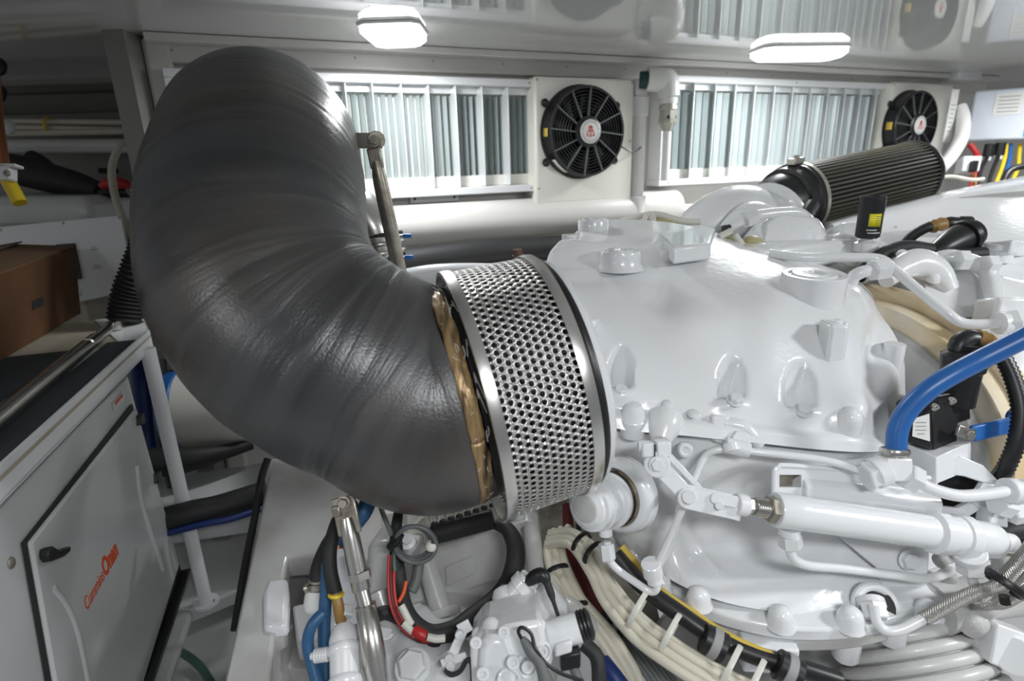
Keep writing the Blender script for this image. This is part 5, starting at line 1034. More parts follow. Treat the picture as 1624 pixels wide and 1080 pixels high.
# cardboard box on the shelf
B0 = PZ(128, 497, ZS+.003)
def BP(x, y): return hit(x, y, B0, TD)
t = thing('cardboard_box', B0, 'worn brown cardboard box with open flaps on the shelf', 'box')
front = [BP(128, 497), BP(118, 390), BP(0, 434), BP(-120, 478), BP(-120, 722)]; zb_ = B0.z
front[-1] = V((front[-1].x, front[-1].y, zb_)); kx = front[3]
front[3] = V((front[-1].x, front[-1].y, kx.z))
obj('front_wall', MB().prism(front, TD*.006), 'card', t, bev=.001)
bk = TD*.30
obj('end_wall', MB().prism([front[0], front[1], front[1]+bk, front[0]+bk], SD*.006), 'card', t)
obj('back_wall', MB().prism([p+bk for p in front], TD*.006), 'card', t)
b = MB().prism([front[1]-UZ*.004, front[3]-UZ*.004, front[3]+bk*.5-UZ*.0+UZ*.01, front[1]+bk*.5+UZ*.012], UZ*.004); obj('flap', b, 'cardtop', t)
b = MB().prism([front[1]+bk*.45+UZ*.020, front[3]+bk*.45+UZ*.020, front[3]+bk+UZ*.0, front[1]+bk+UZ*.0], UZ*.004); obj('flap', b, 'cardtop', t)
obj('stamp', MB().prism([BP(50, 478)-TD*.001, BP(68, 470)-TD*.001, BP(69, 484)-TD*.001, BP(51, 492)-TD*.001], -TD*.0006), 'ink', t)
b = MB()
for (x, y) in ((97, 425), (108, 480), (3, 505), (25, 595), (115, 455)):
    b.tube([BP(x, y)-TD*.002, BP(x+4, y+9)-TD*.004, BP(x+10, y+14)-TD*.006, BP(x+12, y+6)-TD*.004], .0007, 5, 3)
tag(obj('loose_fibres', b, 'cardtop', t), kind='stuff')
# genset cabinet
t = thing('genset_cabinet', FP(240, 1000), 'grey-white generator enclosure with orange lettering under the steel shelf', 'generator')
body = [FP(203, 596), FP(284, 905), FP(224, 1090), FP(120, 1420), FP(-400, 1500), FP(-400, 1000)]
fz = lambda x, y, o=0: FP(x, y)-TD*o
top_z = FP(203, 596).z; bot_z = FP(284, 905).z
P1_ = FP(203, 596); xb = FP(284, 905)
b = MB().prism([P1_, xb, xb+SD*1.3, V((P1_.x, P1_.y, top_z))+SD*1.3], TD*.65); obj('enclosure', b, 'gset', t, bev=.004)
pd = lambda x, y: FP(x, y)-TD*.002
dz = FP(205, 640); sl = FP(34, 862)
door = [pd(205, 640), pd(281, 895), pd(281, 895)+SD*.62, V((sl.x, sl.y, sl.z))-TD*.002]
dd = MB().prism([pd(209, 648), pd(278, 897), pd(226, 1062), pd(186, 1190), pd(95, 1190), pd(36, 862)], -TD*.010); dr = obj('door', dd, 'gset', t, bev=.005)
obj('door_seam', MB().prism([pd(206, 641), pd(284, 905), pd(224, 1090), pd(95, 1500), pd(88, 1190), pd(31, 862)], -TD*.0035), 'ink', t)
def ridge(pts, r): return obj('pressed_ridge', MB().tube([FP(x, y)-TD*.009 for x, y in pts], r, 14, 6), 'gset', dr, sharp=80)
ridge([(72, 935), (95, 965), (112, 1010), (128, 1085)], .007)
ridge([(208, 740), (214, 790), (225, 830), (250, 905)], .009); ridge([(212, 820), (228, 812), (246, 795)], .003)
q = FP(48, 888)-TD*.018
b = MB().prism([FP(x, y)-TD*.012 for x, y in ((48, 874), (54, 871), (66, 878), (85, 871), (84, 880), (74, 888), (52, 896), (47, 888))], -TD*.016); obj('door_latch', b, 'black', dr, bev=.003)
for (x, y) in ((211, 664), (239, 756)):
    obj('door_hinge', MB().prism([FP(x-4, y-3), FP(x+3, y-8), FP(x+6, y+9), FP(x-3, y+13)], -TD*.022), 'black', dr, bev=.003)
inst('rivet', 'panel_knob', FP(17, 893)-TD*.001, -TD, .010, .008, 'tarnish', t)
tp = FP(126, 972)-TD*.0125; txd = -SD
o = text('lettering', 'Cummins', tp, txd, UZ, .040, 'orange', dr, bold=0.0, width=(FP(153, 918)-FP(123, 970)).length, ysc=1.55)
o2 = text('lettering', 'Onan', tp+txd*(FP(155, 913)-FP(125, 966)).length, txd, UZ, .040, 'orange', dr, bold=.0016, width=(FP(177, 875)-FP(155, 913)).length, ysc=1.5)
lab = MB().prism([FP(x, y)-TD*.001 for x, y in ((177, 640), (193, 621), (196, 634), (180, 654))], -TD*.001); obj('warning_label', lab, 'paper', t)
obj('warning_print', MB().prism([FP(x, y)-TD*.0025 for x, y in ((180, 638), (192, 624), (193, 629), (181, 643))], -TD*.0005), 'orange', t)
b = MB().prism([xb, xb+SD*1.3, xb+SD*1.3-TD*.03, xb-TD*.03], -UZ*.012); obj('base_seal', b, 'black', t)
# shelf post
pT = PZ(234, 552, ZS-.02)+V((.0, 0, 0)); zpb = None
for k in range(400):
    z = ZS-.02-.003*k
    if px(V((pT.x, pT.y, z)))[1] > 955: break
t = thing('shelf_post', V((pT.x, pT.y, z)), 'round white post holding up the corner of the steel shelf', 'post')
obj('tube', MB().cyl(V((pT.x, pT.y, z)), pT+UZ*.0, .0185, seg=28), 'white', t); obj('foot', MB().cyl(V((pT.x, pT.y, z-.004)), V((pT.x, pT.y, z+.006)), .036, seg=28), 'white', t)
ZB = z-.004
for k in (0, 2.6): inst('hex_bolt', 'foot_bolt', V((pT.x+.028*math.cos(k), pT.y+.028*math.sin(k), ZB+.010)), UZ, .005, .005, 'steel', t)
# base around it
b = MB().prism(pz([(284, 905), (225, 1085), (120, 1400), (300, 1400), (390, 880), (440, 740), (250, 700), (240, 760)], ZB), -UZ*.03)
b = MB().prism(pz([(255, 700), (430, 690), (404, 925), (300, 968), (262, 965)], ZB), -UZ*.05); struct('trim_8', b, 'floor', bev=.008)
b = MB().prism(pz([(262, 966), (305, 966), (258, 1110), (215, 1110)], ZB), -UZ*.03); struct('trim_9', b, 'floor', bev=.01)
b = MB().prism(pz([(240, 900), (420, 900), (420, 1250), (200, 1250)], ZB-.10), -UZ*.04); struct('trim_10', b, 'floor', bev=.01)
o = obj('green_hose', MB().tube([PZ(268, 1030, ZB-.05), PZ(290, 1036, ZB-.06), PZ(320, 1060, ZB-.07), PZ(350, 1110, ZB-.08)], .011, 12), 'green'); tag(o, 'dark green braided hose curling in the white bilge tray', 'hose')
# cream drum, blue hoses, black padding behind the post
t = thing('cream_drum', P(350, 720, 1.95), 'cream round tank with a blue end band behind the shelf post', 'tank')
c0 = P(292, 652, 1.9); c1_ = P(400, 638, 1.93); a_ = c1_-c0
obj('drum', MB().cyl(c0, c1_, rpx(64, 1.9), seg=48, bev=.01), 'cream', t); obj('end_band', MB().cyl(c0-a_.normalized()*.03, c0+a_.normalized()*.012, rpx(68, 1.9), seg=48), 'blue', t)
t = hose('dark_blue_hose', [(222, 560, 1.9), (228, 620, 1.88), (232, 680, 1.88), (240, 760, 1.86)], rpx(16, 1.9), 'navy', 'dark blue hose running down behind the shelf post')
t = hose('black_hose', [(250, 570, 1.84), (255, 640, 1.84), (262, 700, 1.82), (280, 770, 1.8)], rpx(12, 1.9), 'rubber', 'black hose between the dark blue hose and the cream tank')
t = hose('black_padding', [(240, 735, 1.75), (300, 728, 1.78), (350, 718, 1.82), (400, 705, 1.88)], [rpx(24, 1.8), rpx(20, 1.8), rpx(13, 1.8), rpx(8, 1.8)], 'rubber', 'black foam wrap under the cream tank', 'insulation')
t = hose('black_hose_bundle', [(245, 830, 1.60), (300, 815, 1.62), (350, 804, 1.66), (425, 780, 1.72)], rpx(20, 1.65), 'rubber', 'thick black hose bundle behind the foot of the shelf post')
t = hose('blue_cable', [(255, 848, 1.58), (320, 832, 1.6), (370, 822, 1.63), (430, 802, 1.70)], rpx(5, 1.65), 'navy', 'thin dark blue cable under the thick black hose bundle', 'cable')
b = MB().prism(pz([(240, 760), (430, 730), (425, 775), (245, 800)], P(330, 770, 1.8).z), -UZ*.15); struct('trim_11', b, 'floor', bev=.01)
t = hose('black_cable', [(424, 728, 1.45), (414, 760, 1.42), (404, 820, 1.36), (392, 880, 1.3), (380, 950, 1.24), (372, 1000, 1.2)], rpx(5.5, 1.4), 'rubber', 'black cable hanging along the left side of the white engine bed', 'cable')
t = corr('corrugated_black_hose', [(240, 330, 1.70), (236, 380, 1.68), (218, 430, 1.66), (204, 470, 1.66), (197, 510, 1.66)], rpx(27, 1.62), 'fat black ribbed hose behind the corner of the shelf', 'rubber', rpx(7, 1.6), 'hose')
# ---------------------------------------------------------------- second enclosure, back left
t = thing('rear_enclosure', P(100, 470, 1.95), 'second white enclosure with a rounded lid behind the cardboard box', 'generator')
b = MB().box(P(20, 334, 2.25), _R, V((0, 1, 0)), UZ, .86, .36, .13); obj('lid', b, 'gset', t, bev=.035)
b = MB().box(P(10, 440, 2.2)-UZ*.10, _R, V((0, 1, 0)), UZ, .80, .30, .5); obj('case', b, 'dirty', t, bev=.01)
LP_ = lambda x, y, o=0: P(x, y, 1.95-o-(x-100)*.0004)
b = MB().prism([LP_(x, y) for x, y in ((-90, 368), (191, 341), (206, 418), (183, 466), (130, 477), (-60, 515))], _F*.012); obj('cover_panel', b, 'white', t, bev=.003)
for (x, y) in ((2, 365), (101, 354), (189, 345), (200, 403)): inst('rivet', 'screw', LP_(x, y, .001), -_F, .006, .005, 'tarnish', t)
obj('window_frame', MB().prism([LP_(x, y, .002) for x, y in ((90, 388), (120, 386), (131, 442), (95, 448))], -_F*.006), 'black', t, bev=.002)
b = MB()
for (cx, cy) in ((152, 392), (157, 421)):
    for k in range(2): b.box(LP_(cx-3+3*k, cy+k*3.4, .002), (_R+_U*.08).normalized(), _U, _F, .020+k*.022, .0022, .001)
obj('panel_print', b, 'greyp', t)
b = MB().box(P(-20, 415, 1.93), (_R+_U*.1).normalized(), _U, _F, .2, .03, .01)
# pipes and cables on the left wall
def hor(name, y, d, r, m, label, cat='pipe', x0=-60, x1=262, sag=0, bump_=0, n=5):
    return hose(name, [(x0+(x1-x0)*k/n, y+sag*math.sin(k*math.pi/n)*1.0+bump_*k, d) for k in range(n+1)], r, m, label, cat)
hor('white_wall_pipe', 231, 2.42, rpx(11, 2.42), 'pvc', 'pale plastic pipe with faint print along the left wall', 'pipe')
for k, (y, bb, lab) in enumerate(((192, .5, 'uppermost beige cable along the left wall'), (200, 1.6, 'middle beige cable along the left wall'), (213, -1.2, 'lowest beige cable rising beside the others on the left wall'))):
    hor('beige_cable', y, 2.38-.01*k, rpx(4.5, 2.4), 'creamc', lab, 'cable', bump_=bb, x1=262)
o = obj('yellow_cable_tie', MB().torus(P(80, 200, 2.37), _R, .032, .005, 20, 8, xs=1.8), 'dyellow'); tag(o, 'yellowed tie round the beige cables on the left wall', 'tie')
hose('beige_cable_loop', [(262, 205, 2.2), (225, 213, 2.15), (192, 232, 2.1), (178, 262, 2.08), (180, 300, 2.05), (192, 340, 2.0), (212, 378, 1.96)], rpx(5.5, 2.1), 'creamc', 'single beige cable looping down left of the black elbow', 'cable')
hose('black_pipe_sleeve', [(-40, 262, 2.3), (20, 268, 2.28), (70, 280, 2.25), (120, 292, 2.22), (160, 303, 2.2)], [rpx(20, 2.25), rpx(24, 2.25), rpx(24, 2.25), rpx(20, 2.25), rpx(13, 2.25)], 'navyb' if 'navyb' in M else 'rubber', 'black wrapped hose behind the lid of the rear enclosure')
hose('black_branch_hose', [(50, 250, 2.3), (70, 262, 2.28), (90, 282, 2.25)], rpx(12, 2.25), 'rubber', 'short black hose joining the wrapped hose at the left wall')
t = thing('red_valve', P(184, 300, 2.2), 'small valve with red lever handle at the left wall', 'valve')
obj('valve_handle', MB().tube(pp([(160, 296, 2.15), (172, 291, 2.15), (195, 291, 2.15), (207, 296, 2.15)]), [.012, .02, .02, .010], 14, 5), 'red', t); obj('valve_body', MB().cyl(P(160, 306, 2.2), P(214, 304, 2.2), .022), 'black', t); obj('valve_end', MB().cyl(P(206, 300, 2.18), P(214, 300, 2.18), .028, seg=8), 'nickel', t)
o = obj('wall_label', MB().box(P(172, 271, 2.6), _R, _U, _F, .08, .02, .02), 'ink'); tag(o, 'small black name strip on the left wall above the red valve', 'label')
hose('copper_pipe', [(-6, 120, 1.7), (-2, 180, 1.66), (4, 230, 1.62), (10, 268, 1.6)], rpx(6, 1.6), 'copper', 'copper pipe at the left edge of the picture', 'pipe')
hose('yellow_tube', [(10, 282, 1.6), (20, 300, 1.6), (32, 322, 1.6)], rpx(10, 1.6), 'yellow', 'bright yellow tube below the white clamp at the left edge', 'tube')
t = thing('pipe_clamp', P(12, 285, 1.58), 'white block clamp with a screw joining copper pipe and yellow tube', 'clamp')
obj('clamp_block', MB().box(P(6, 274, 1.58), _R, _U, _F, .055, .045, .03), 'white', t, bev=.004); obj('clamp_flange', MB().box(P(18, 264, 1.58), _R, _U, _F, .045, .008, .03), 'white', t, bev=.001)
inst('cap_screw', 'screw', P(12, 275, 1.558), -_F, .009, .006, 'tarnish', t)
o = obj('white_ball_end', MB().dome(P(10, 201, 2.0), -_F, rpx(12, 2.0), rpx(12, 2.0), 20, 6).dome(P(10, 201, 2.0), _F, rpx(12, 2.0), rpx(12, 2.0), 20, 6), 'white'); tag(o, 'round white ball on the wall at the left edge', 'ball')
for k, y in enumerate((106, 148)):
    o = obj('black_grommet', MB().torus(P(-4, y, 1.8), _F, rpx(10, 1.8), rpx(5, 1.8), 24, 10), 'black'); tag(o, 'black rubber ring at the left edge, '+('upper of two' if k == 0 else 'lower of two'), 'ring')
# ================================================================ engine bed and machinery at bottom centre
ZE = .86
t = thing('engine_bed', PZ(430, 900, .3), 'heavy white painted engine bed girder under the elbow', 'girder')
top = [(432, 728), (640, 740), (700, 800), (640, 900), (512, 880), (456, 884), (450, 918), (452, 990), (436, 1000), (424, 1100), (345, 1140)]
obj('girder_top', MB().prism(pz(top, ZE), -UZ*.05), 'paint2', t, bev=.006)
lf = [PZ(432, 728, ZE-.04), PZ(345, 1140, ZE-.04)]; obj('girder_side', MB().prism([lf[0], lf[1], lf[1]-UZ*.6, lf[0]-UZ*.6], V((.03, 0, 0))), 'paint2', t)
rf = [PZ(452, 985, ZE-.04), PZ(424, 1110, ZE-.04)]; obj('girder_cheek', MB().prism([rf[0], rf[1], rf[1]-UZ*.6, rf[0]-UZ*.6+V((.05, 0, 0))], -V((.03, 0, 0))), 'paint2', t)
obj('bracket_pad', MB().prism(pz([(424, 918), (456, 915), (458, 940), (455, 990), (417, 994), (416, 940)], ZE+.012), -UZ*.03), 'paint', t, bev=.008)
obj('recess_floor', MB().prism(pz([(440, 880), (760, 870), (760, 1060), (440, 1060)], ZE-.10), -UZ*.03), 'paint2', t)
obj('recess_wall', MB().prism([PZ(508, 882, ZE-.02), PZ(700, 860, ZE-.02), PZ(700, 860, ZE-.02)-UZ*.1, PZ(508, 882, ZE-.02)-UZ*.1], V((0, .03, 0))), 'paint2', t)
b = MB().prism(pz([(462, 960), (530, 945), (540, 1010), (470, 1020)], ZE-.06), -UZ*.08); obj('lower_step', b, 'paint', t, bev=.006)
# cast block with raised plate
t = thing('auxiliary_block', P(760, 950, 1.2), 'grey-white cast block with a raised blank plate below the steel sleeve', 'engine casting')
B1 = lambda x, y, o=0: P(x, y, 1.16-(x-770)*.0003-o)
obj('block', MB().prism([B1(x, y) for x, y in ((668, 900), (690, 872), (840, 826), (858, 840), (856, 880), (838, 905), (700, 955), (680, 945))], _F*.12+_U*.03), 'paint2', t, bev=.008)
obj('blank_plate', MB().prism([B1(x, y, .0) for x, y in ((706, 898), (752, 880), (756, 908), (708, 930))], -_F*.004), 'paint2', t, bev=.003)
obj('block_top', MB().prism([P(x, y, 1.2) for x, y in ((640, 850), (700, 790), (790, 750), (860, 790), (850, 830), (690, 878))], _F*.08), 'cream', t, bev=.006)
obj('pillar', MB().cyl(P(673, 884, 1.16), P(702, 976, 1.12), rpx(14, 1.15), rpx(17, 1.15)), 'paint2', t)
obj('pillar_foot', MB().cyl(P(702, 970, 1.12), P(705, 985, 1.11), rpx(28, 1.15)), 'paint2', t)
obj('casting', MB().tube(pp([(640, 975, 1.15), (660, 950, 1.18), (690, 935, 1.2), (740, 945, 1.2), (800, 935, 1.2)]), [.03, .035, .03, .04, .06], 16, 6), 'paint2', t)
obj('casting_base', MB().prism(pz([(610, 960), (700, 900), (860, 880), (900, 960), (860, 1100), (590, 1120)], .70), -UZ*.1), 'paint2', t, bev=.01)
obj('end_post', MB().cyl(P(842, 836, 1.13), P(858, 950, 1.05), rpx(14, 1.1)), 'paint2', t)
inst('hex_bolt', 'top_bolt', P(822, 818, 1.14), UZ, .013, .012, 'paint', t)
for (x, y) in ((712, 816),): obj('lug', MB().box(P(x, y, 1.14), _R, UZ, _F, .03, .04, .02), 'cream', t, bev=.003)
obj('side_post', MB().prism([P(x, y, 1.14) for x, y in ((604, 815), (640, 812), (642, 850), (636, 880), (602, 850))], _F*.04), 'cream', t, bev=.004)
# black finned resistor / loom with clips
t = thing('black_finned_tube', P(735, 850, 1.05), 'black tube with a row of pale clips under the end of the elbow', 'tube')
obj('tube', MB().cyl(P(686, 848, 1.09), P(782, 822, 1.09), rpx(16, 1.09), seg=24), 'rubber', t)
obj('rail', MB().prism([P(x, y, 1.07) for x, y in ((676, 812), (780, 778), (782, 796), (680, 830))], _F*.02), 'cream', t, bev=.002)
for k in range(8):
    f = k/7; x = 684+92*f; y = 822-30*f
    obj('clip', MB().box(P(x, y-2, 1.055), _R, _U, _F, .0055, .026 if k % 2 else .018, .008), 'tie', t, bev=.001)
    obj('clip_foot', MB().box(P(x+5, y+9, 1.055), _R, _U, _F, .012, .007, .01), 'black', t, bev=.001)
# hoses on the left
hose('black_hose', [(560, 796, .93), (536, 826, .90), (524, 868, .87), (524, 905, .86), (532, 940, .855)], rpx(11, .87), 'rubber', 'black hose dropping to the brown elbow with the yellow ring', seg=16)
hose('blue_coupling_hose', [(584, 796, .95), (575, 815, .94), (556, 838, .94), (540, 860, .94)], rpx(13, .95), 'blued', 'short blue hose just under the elbow beside the clevis')
hose('black_hose', [(548, 830, .96), (524, 860, .94), (508, 895, .92), (501, 930, .90)], rpx(13, .92), 'rubber', 'black hose ending in a clamp on the white plastic elbow', seg=16)
t = thing('white_pipe_elbow', P(497, 975, .89), 'round white plastic elbow under the clamped black hose', 'elbow')
obj('elbow', MB().tube(pp([(503, 928, .90), (500, 945, .90), (498, 965, .90), (497, 974, .90)]), [rpx(13, .9), rpx(16, .9), rpx(15, .9), rpx(6, .9)], 20, 5), 'pvc', t)
obj('elbow_branch', MB().cyl(P(508, 958, .905), P(530, 952, .93), rpx(14, .9)), 'pvc', t)
for k in range(3): obj('clamp_band', MB().torus(P(504+k, 932-k*6, .90), _U, rpx(14.5, .9), .0018, 20, 8, xs=1.4), 'tarnish', t)
obj('clamp_worm', MB().cyl(P(484, 934, .885), P(490, 932, .885), .007), 'tarnish', t)
hose('blue_hose_upright', [(520, 890, .88), (517, 940, .872), (514, 1000, .86), (516, 1050, .85), (518, 1120, .83)], rpx(10, .86), 'blued', 'upright blue hose left of the white strapped cylinder')
hose('blue_hose_loop', [(513, 972, .85), (496, 990, .84), (488, 1018, .835), (494, 1050, .83), (508, 1100, .82)], rpx(9, .85), 'blued', 'blue hose bowing out to the left of the upright one')
t = thing('spiral_wrap', P(509, 1050, .82), 'white spiral wrap around the blue hoses', 'wrap')
for k in range(5): obj('wrap_turn', MB().torus(P(501+k*4.5, 1040-k*.6, .825), _R+_U*.15, rpx(8.5, .83), rpx(2.6, .83), 20, 8), 'white', t)
obj('wrap_tip', MB().cyl(P(493, 1041, .825), P(500, 1040, .825), .005), 'white', t)
t = thing('brown_elbow_fitting', P(537, 975, .84), 'brown nylon elbow with a yellow ring atop the white cylinder', 'fitting')
obj('yellow_ring', MB().torus(P(533, 943, .85), _U, rpx(10, .85), rpx(3, .85), 24, 8), 'yellow', t)
obj('elbow', MB().tube(pp([(533, 942, .85), (536, 958, .845), (538, 970, .845), (541, 985, .85)]), rpx(8.5, .85), 16, 5), 'brass', t)
obj('copper_stub', MB().cyl(P(541, 838, .93), P(540, 868, .92), .010), 'copper', t) if 0 else None
hose('copper_stub', [(542, 836, .95), (541, 852, .945), (540, 870, .94)], rpx(9, .94), 'copper', 'short copper stub behind the stay clevis', 'pipe')
t = thing('strapped_filter_cylinder', P(545, 1080, .82), 'white cylinder held by two white straps at the bottom of the picture', 'filter')
c0 = P(545, 992, .85); c1_ = P(550, 1150, .76); ac = (c1_-c0).normalized(); rc_ = rpx(23, .84)
obj('cylinder', MB().lathe(c0, ac, [(0, rc_*.6), (.004, rc_*.8), (.02, rc_), (.045, rc_), (.046, rc_*.97), (.3, rc_*.97)], 28), 'white', t)
for f in (.035, .078): 
    obj('strap', MB().torus(c0+ac*f, ac, rc_*1.03, .0022, 32, 8, xs=3), 'paint', t)
inst('hex_nut', 'top_hex', P(546, 980, .85), -ac, rc_*.62, .016, 'paint', t)
obj('strap_screw', MB().cyl(P(571, 1006, .84), P(577, 1066, .80), .0028), 'steel', t)
obj('side_bracket', MB().prism([P(x, y, .845) for x, y in ((566, 985), (580, 985), (598, 1085), (576, 1085))], _F*.01), 'paint', t, bev=.002)
o = obj('rear_cylinder', MB().lathe(P(546, 880, 1.0), -UZ, [(-.012, .02), (0, .028), (.006, .030), (.08, .030), (.082, .036), (.12, .036)], 28), 'paint'); tag(o, 'white capped cylinder behind the stay turnbuckle', 'cylinder')
t = thing('white_casting_lump', P(600, 960, 1.0), 'white rounded casting right of the stay turnbuckle', 'engine casting')
obj('casting', MB().prism([P(x, y, 1.0) for x, y in ((582, 862), (622, 858), (624, 950), (600, 962), (578, 950))], _F*.10), 'paint2', t, bev=.012)
obj('foot', MB().tube(pp([(600, 940, .98), (612, 968, .97), (640, 985, .97)]), [.03, .028, .03], 16, 5), 'paint2', t)
# big bottom casting with hex bolt
t = thing('transmission_base', P(650, 1080, .9), 'white cast plate with a large hex bolt at the bottom left of the pump', 'engine casting')
rb = [[(600, 975, 1.0), (650, 985, .98), (700, 1000, .97), (760, 1005, .97)], [(602, 1020, .94), (650, 1020, .92), (700, 1030, .91), (760, 1035, .91)], [(606, 1100, .88), (655, 1100, .86), (700, 1100, .85), (760, 1100, .85)]]
obj('base_plate', patch(rb, 8, lambda x, y: .012*gauss(x-668, 30)*gauss(y-1064, 26)+.006*math.sin(x*.09), V((0, .15, -.1))), 'paint', t, sharp=60)
inst('hex_bolt', 'large_hex_bolt', P(655, 1058, .865), UZ-_F*.6, .022, .020, 'paint', t)
inst('hex_bolt', 'small_hex_bolt', P(612, 1000, .95), UZ-_F*.6, .013, .012, 'paint', t)
# wires and harness
hose('black_harness', [(632, 812, 1.0), (628, 850, .98), (632, 920, .96), (646, 975, .93), (680, 1004, .92), (720, 1000, .93), (745, 985, .95), (790, 950, .99), (812, 915, 1.02), (818, 870, 1.05), (805, 840, 1.08), (785, 832, 1.09)], [rpx(8, .95), rpx(10, .95), rpx(13, .95), rpx(14, .93), rpx(14, .93), rpx(16, .93), rpx(18, .95), rpx(18, .98), rpx(17, 1.0), rpx(15, 1.03), rpx(12, 1.06), rpx(8, 1.06)], 'rubber', 'thick black harness hanging in a loop below the elbow', 'cable', seg=16)
for k, (m, dx, lab) in enumerate((('red', 0, 'left red wire along the black harness'), ('red', 9, 'right red wire along the black harness'), ('dred', 4, 'dark red wire between the two red ones'))):
    hose('red_wire', [(617+dx, 880, .94), (616+dx, 930, .925), (623+dx, 970, .91), (643+dx, 1002, .90), (672, 1014+k*2, .895), (706, 1010+k*2, .90)], rpx(2.6, .92), m, lab, 'cable')
hose('teal_wire', [(626, 864, .945), (625, 890, .935), (626, 906, .93)], rpx(3, .93), 'green', 'short pale green wire end beside the red wires', 'cable')
hose('orange_wire', [(644, 922, .94), (640, 940, .93), (632, 955, .92)], rpx(3, .93), 'orange', 'short orange wire crossing the black harness', 'cable')
for k, (p_, lab) in enumerate(((((636, 960, .905), (646, 980, .90), (652, 990, .90)), 'upper white tape on the black harness'), (((640, 988, .895), (650, 998, .892), (660, 1006, .89)), 'middle white tape before the red tape'), (((678, 1010, .888), (692, 1013, .888), (706, 1012, .89)), 'right white tape after the red tape'))):
    hose('white_tape', p_, rpx(6, .9), 'tie', lab, 'tape')
hose('red_tape', [(657, 1000, .893), (666, 1005, .89), (674, 1010, .89)], rpx(9, .9), 'red', 'band of red tape around the harness', 'tape')
t = thing('coiled_grey_cable', P(655, 888, .97), 'grey cable coiled in a small ring tied with black tape', 'cable')
for k in range(3): obj('cable_turn', MB().torus(P(655+k*2, 860+k*2, .945-k*.008), _F+_U*.25, rpx(28+k*2, .95), rpx(3.6, .95), 36, 10), 'grey', t)
obj('black_tape', MB().tube(pp([(620, 868, .935), (628, 858, .93), (634, 846, .93)]), rpx(8, .93), 12, 4), 'black', t); obj('peeling_tape', MB().torus(P(684, 866, .93), _U+_R*.3, rpx(7, .93), rpx(2.2, .93), 16, 8, xs=3), 'tie', t)
hose('grey_sensor', [(664, 893, 1.0), (660, 920, .99), (652, 938, .98)], rpx(9, 1.0), 'grey', 'grey tubular sensor between harness and pillar', 'connector')
hose('black_wire', [(604, 806, .98), (612, 826, .96), (622, 850, .95)], rpx(4, .95), 'grey', 'grey lead running down to the coiled cable', 'cable')
t = thing('white_terminal', P(648, 850, 1.0), 'white threaded nut seen through the coiled cable', 'nut')
obj('terminal', MB().lathe(P(646, 858, 1.0), UZ-_F, [(-.02, .015), (0, .015), (.002, .008), (.012, .008)], 16), 'paint', t)
hose('black_sleeve', [(600, 975, .93), (615, 972, .94), (640, 985, .945), (660, 1012, .94), (700, 1030, .92)], rpx(11, .93), 'rubber', 'black sleeve passing under the red wires', 'cable')
# cable bracket
t = thing('wire_bracket', P(720, 1040, .86), 'white bent strip bracket with small screws left of the pump', 'bracket')
obj('strip', bar(MB(), P(738, 992, .87), P(714, 1046, .85), .014, .004, toc), 'paint', t, bev=.001); obj('strip_foot', bar(MB(), P(700, 1052, .85), P(740, 1040, .85), .012, .004, toc), 'paint', t, bev=.001)
obj('strip_head', bar(MB(), P(728, 1000, .865), P(746, 990, .865), .018, .004, toc), 'paint', t, bev=.001)
for (x, y) in ((729, 1004), (713, 1041), (715, 1053)): inst('cap_screw', 'screw', P(x, y, .85), -_F, .0065, .008, 'paint', t)
hose('black_wire', [(706, 1062, .845), (716, 1070, .84), (730, 1064, .84), (740, 1048, .84), (748, 1052, .84), (750, 1100, .83)], rpx(4, .84), 'rubber', 'black wire looping round the foot of the strip bracket', 'cable')
# ---------------------------------------------------------------- pump
t = thing('oil_pump_block', P(800, 1080, .85), 'white cast pump with cap screws and side solenoid at the bottom centre', 'pump')
def PB(pts, d, th, m='paint', nm='casting', bev=.005): return obj(nm, MB().prism([P(x, y, d) for x, y in pts], _F*th), m, t, bev=bev)
PB([(762, 1012), (800, 1010), (822, 1070), (815, 1130), (765, 1130), (758, 1060)], .80, .07, nm='front_cover', bev=.010)
PB([(745, 1030), (765, 1002), (822, 990), (860, 985), (866, 1020), (842, 1130), (750, 1130)], .82, .10, nm='body', bev=.008)
PB([(795, 992), (852, 974), (876, 1005), (880, 1040), (866, 1090), (830, 1100)], .84, .08, nm='body_flange', bev=.008)
PB([(790, 960), (832, 948), (838, 985), (796, 1000)], .90, .06, nm='upper_block', bev=.006)
obj('dome_cylinder', MB().lathe(P(775, 982, .85), (P(786, 1018, .82)-P(775, 982, .85)), [(-.004, .001), (0, .008), (.006, .0125), (.012, .0135), (.05, .0135)], 20), 'paint', t)
obj('dome_cylinder', MB().lathe(P(758, 998, .86), (P(768, 1040, .83)-P(758, 998, .86)), [(-.003, .001), (0, .008), (.006, .0115), (.05, .0125)], 20), 'paint', t)
obj('rear_dome', MB().lathe(P(800, 938, .95), (P(812, 985, .92)-P(800, 938, .95)), [(-.012, .002), (-.004, .018), (.006, .023), (.05, .024)], 24), 'paint', t)
a_ = P(838, 920, .94)-P(815, 945, .94)
obj('sensor_port', MB().lathe(P(812, 948, .94), a_, [(0, .020), (.02, .020), (.022, .023), (.036, .023), (.038, .018), (.044, .018)], 20), 'paint', t)
obj('rear_body', PBm if False else MB().prism([P(x, y, .96) for x, y in ((838, 948), (870, 922), (900, 960), (905, 1000), (865, 1010), (845, 975))], _F*.06), 'paint', t, bev=.008)
for (x, y, d, r) in ((755, 1019, .795, .0085), (799, 1002, .815, .0085), (814, 1050, .79, .0095), (766, 1068, .785, .009), (836, 1058, .81, .0085), (860, 1033, .82, .0085)): 
    inst('cap_screw', 'cap_screw', P(x, y, d), -_F+UZ*.5, r, .008, 'paint', t)
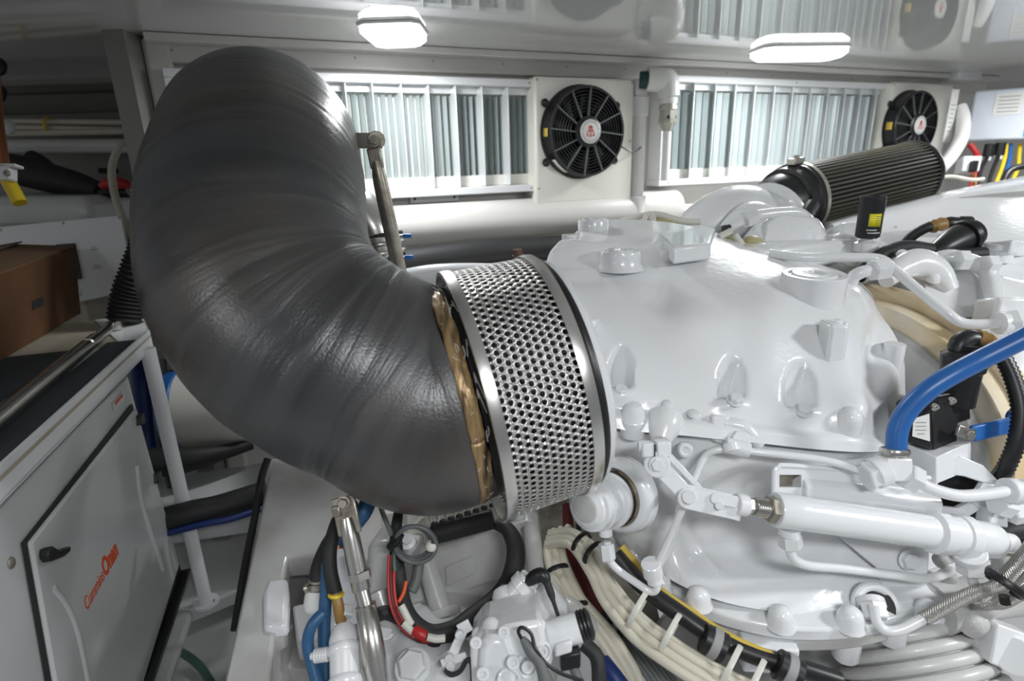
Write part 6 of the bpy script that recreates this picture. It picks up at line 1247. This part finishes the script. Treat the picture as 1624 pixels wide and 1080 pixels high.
for (x, y, d, r) in ((836, 1056, .812, .014), (808, 1080, .79, .015), (860, 1033, .828, .012)): obj('port_ring', MB().torus(P(x, y, d), -_F+UZ*.3, r, .003, 24, 8), 'paint', t)
s0_ = P(862, 1012, .85); s1_ = P(932, 990, .85); sd_ = s1_-s0_; Ls = sd_.length
sol = obj('solenoid', MB().lathe(s0_, sd_, [(0, .016), (.006, .018), (.010, .0225), (Ls*.80, .0225), (Ls*.82, .020)], 28), 'paint', t)
obj('solenoid_cap', MB().lathe(s0_+sd_*.80, sd_, [(0, .0215)]+[(.001+k*.0028, .0235 if k % 2 else .0215) for k in range(7)]+[(.021, .015)], 24), 'black', t, label='black knurled cap')
obj('solenoid_socket', MB().box(P(893, 1024, .83), (sd_).normalized(), _U, _F, .026, .018, .02), 'white', t, bev=.003)
t = thing('elbow_plug', P(850, 915, .93), 'black angled plug and lead on the port above the pump', 'connector')
obj('plug', MB().tube(pp([(836, 924, .93), (848, 915, .925), (860, 912, .92), (868, 924, .915)]), [rpx(8, .93), rpx(11, .93), rpx(11, .92), rpx(7, .92)], 16, 5), 'black', t)
obj('lead', MB().tube(pp([(866, 920, .915), (874, 942, .91), (878, 955, .905), (888, 985, .90)]), [rpx(6, .91), rpx(6, .91), rpx(3.5, .9), rpx(3, .9)], 12, 5), 'rubber', t)
t = thing('twin_lead_plug', P(850, 1050, .8), 'grey-black plug with a looped thin lead across the pump front', 'connector')
obj('plug', MB().tube(pp([(828, 1012, .79), (842, 1032, .785), (856, 1052, .78), (866, 1082, .775)]), [rpx(5, .79), rpx(10, .79), rpx(9, .78), rpx(12, .78)], 14, 5), 'grey', t)
obj('lead', MB().tube(pp([(828, 1014, .79), (822, 1002, .79), (828, 995, .79), (842, 1005, .79), (850, 1030, .78), (866, 1052, .78), (890, 1068, .78), (925, 1080, .78)]), rpx(3, .79), 10, 7), 'black', t)
t = thing('square_plug', P(905, 1045, .82), 'black square plug and lead under the pump solenoid', 'connector')
obj('plug', MB().box(P(904, 1044, .83), (_R+_U*.2).normalized(), _U, _F, .03, .024, .022), 'black', t, bev=.003)
obj('lead', MB().tube(pp([(906, 1052, .83), (914, 1070, .82), (925, 1110, .80)]), rpx(8, .82), 14, 5), 'grey', t)
hose('black_hose_stub', [(925, 1020, .90), (945, 1040, .89), (950, 1070, .88), (948, 1120, .87)], rpx(12, .88), 'rubber', 'black hose dropping right of the pump solenoid')
hose('navy_sleeve', [(955, 1050, .93), (975, 1075, .91), (1000, 1110, .9)], rpx(14, .92), 'navy', 'dark blue sleeve at the bottom edge beside the grey wires', 'cable')
o = obj('lower_pipe_stub', MB().tube(pp([(900, 960, 1.0), (915, 975, .98), (935, 1000, .97), (950, 1030, .96)]), [.018, .02, .02, .018], 14, 5), 'paint2'); tag(o, 'white pipe behind the pump solenoid under the cream cables', 'pipe')
# dark pit floor under the cables and engine side wall behind
o = obj('sump_wall', MB().prism([P(x, y, 1.32) for x, y in ((845, 770), (1000, 770), (1050, 1000), (870, 1000))], _F*.05), 'tarnish'); tag(o, 'dull brownish metal wall deep in the gap behind the cream cables', 'panel')
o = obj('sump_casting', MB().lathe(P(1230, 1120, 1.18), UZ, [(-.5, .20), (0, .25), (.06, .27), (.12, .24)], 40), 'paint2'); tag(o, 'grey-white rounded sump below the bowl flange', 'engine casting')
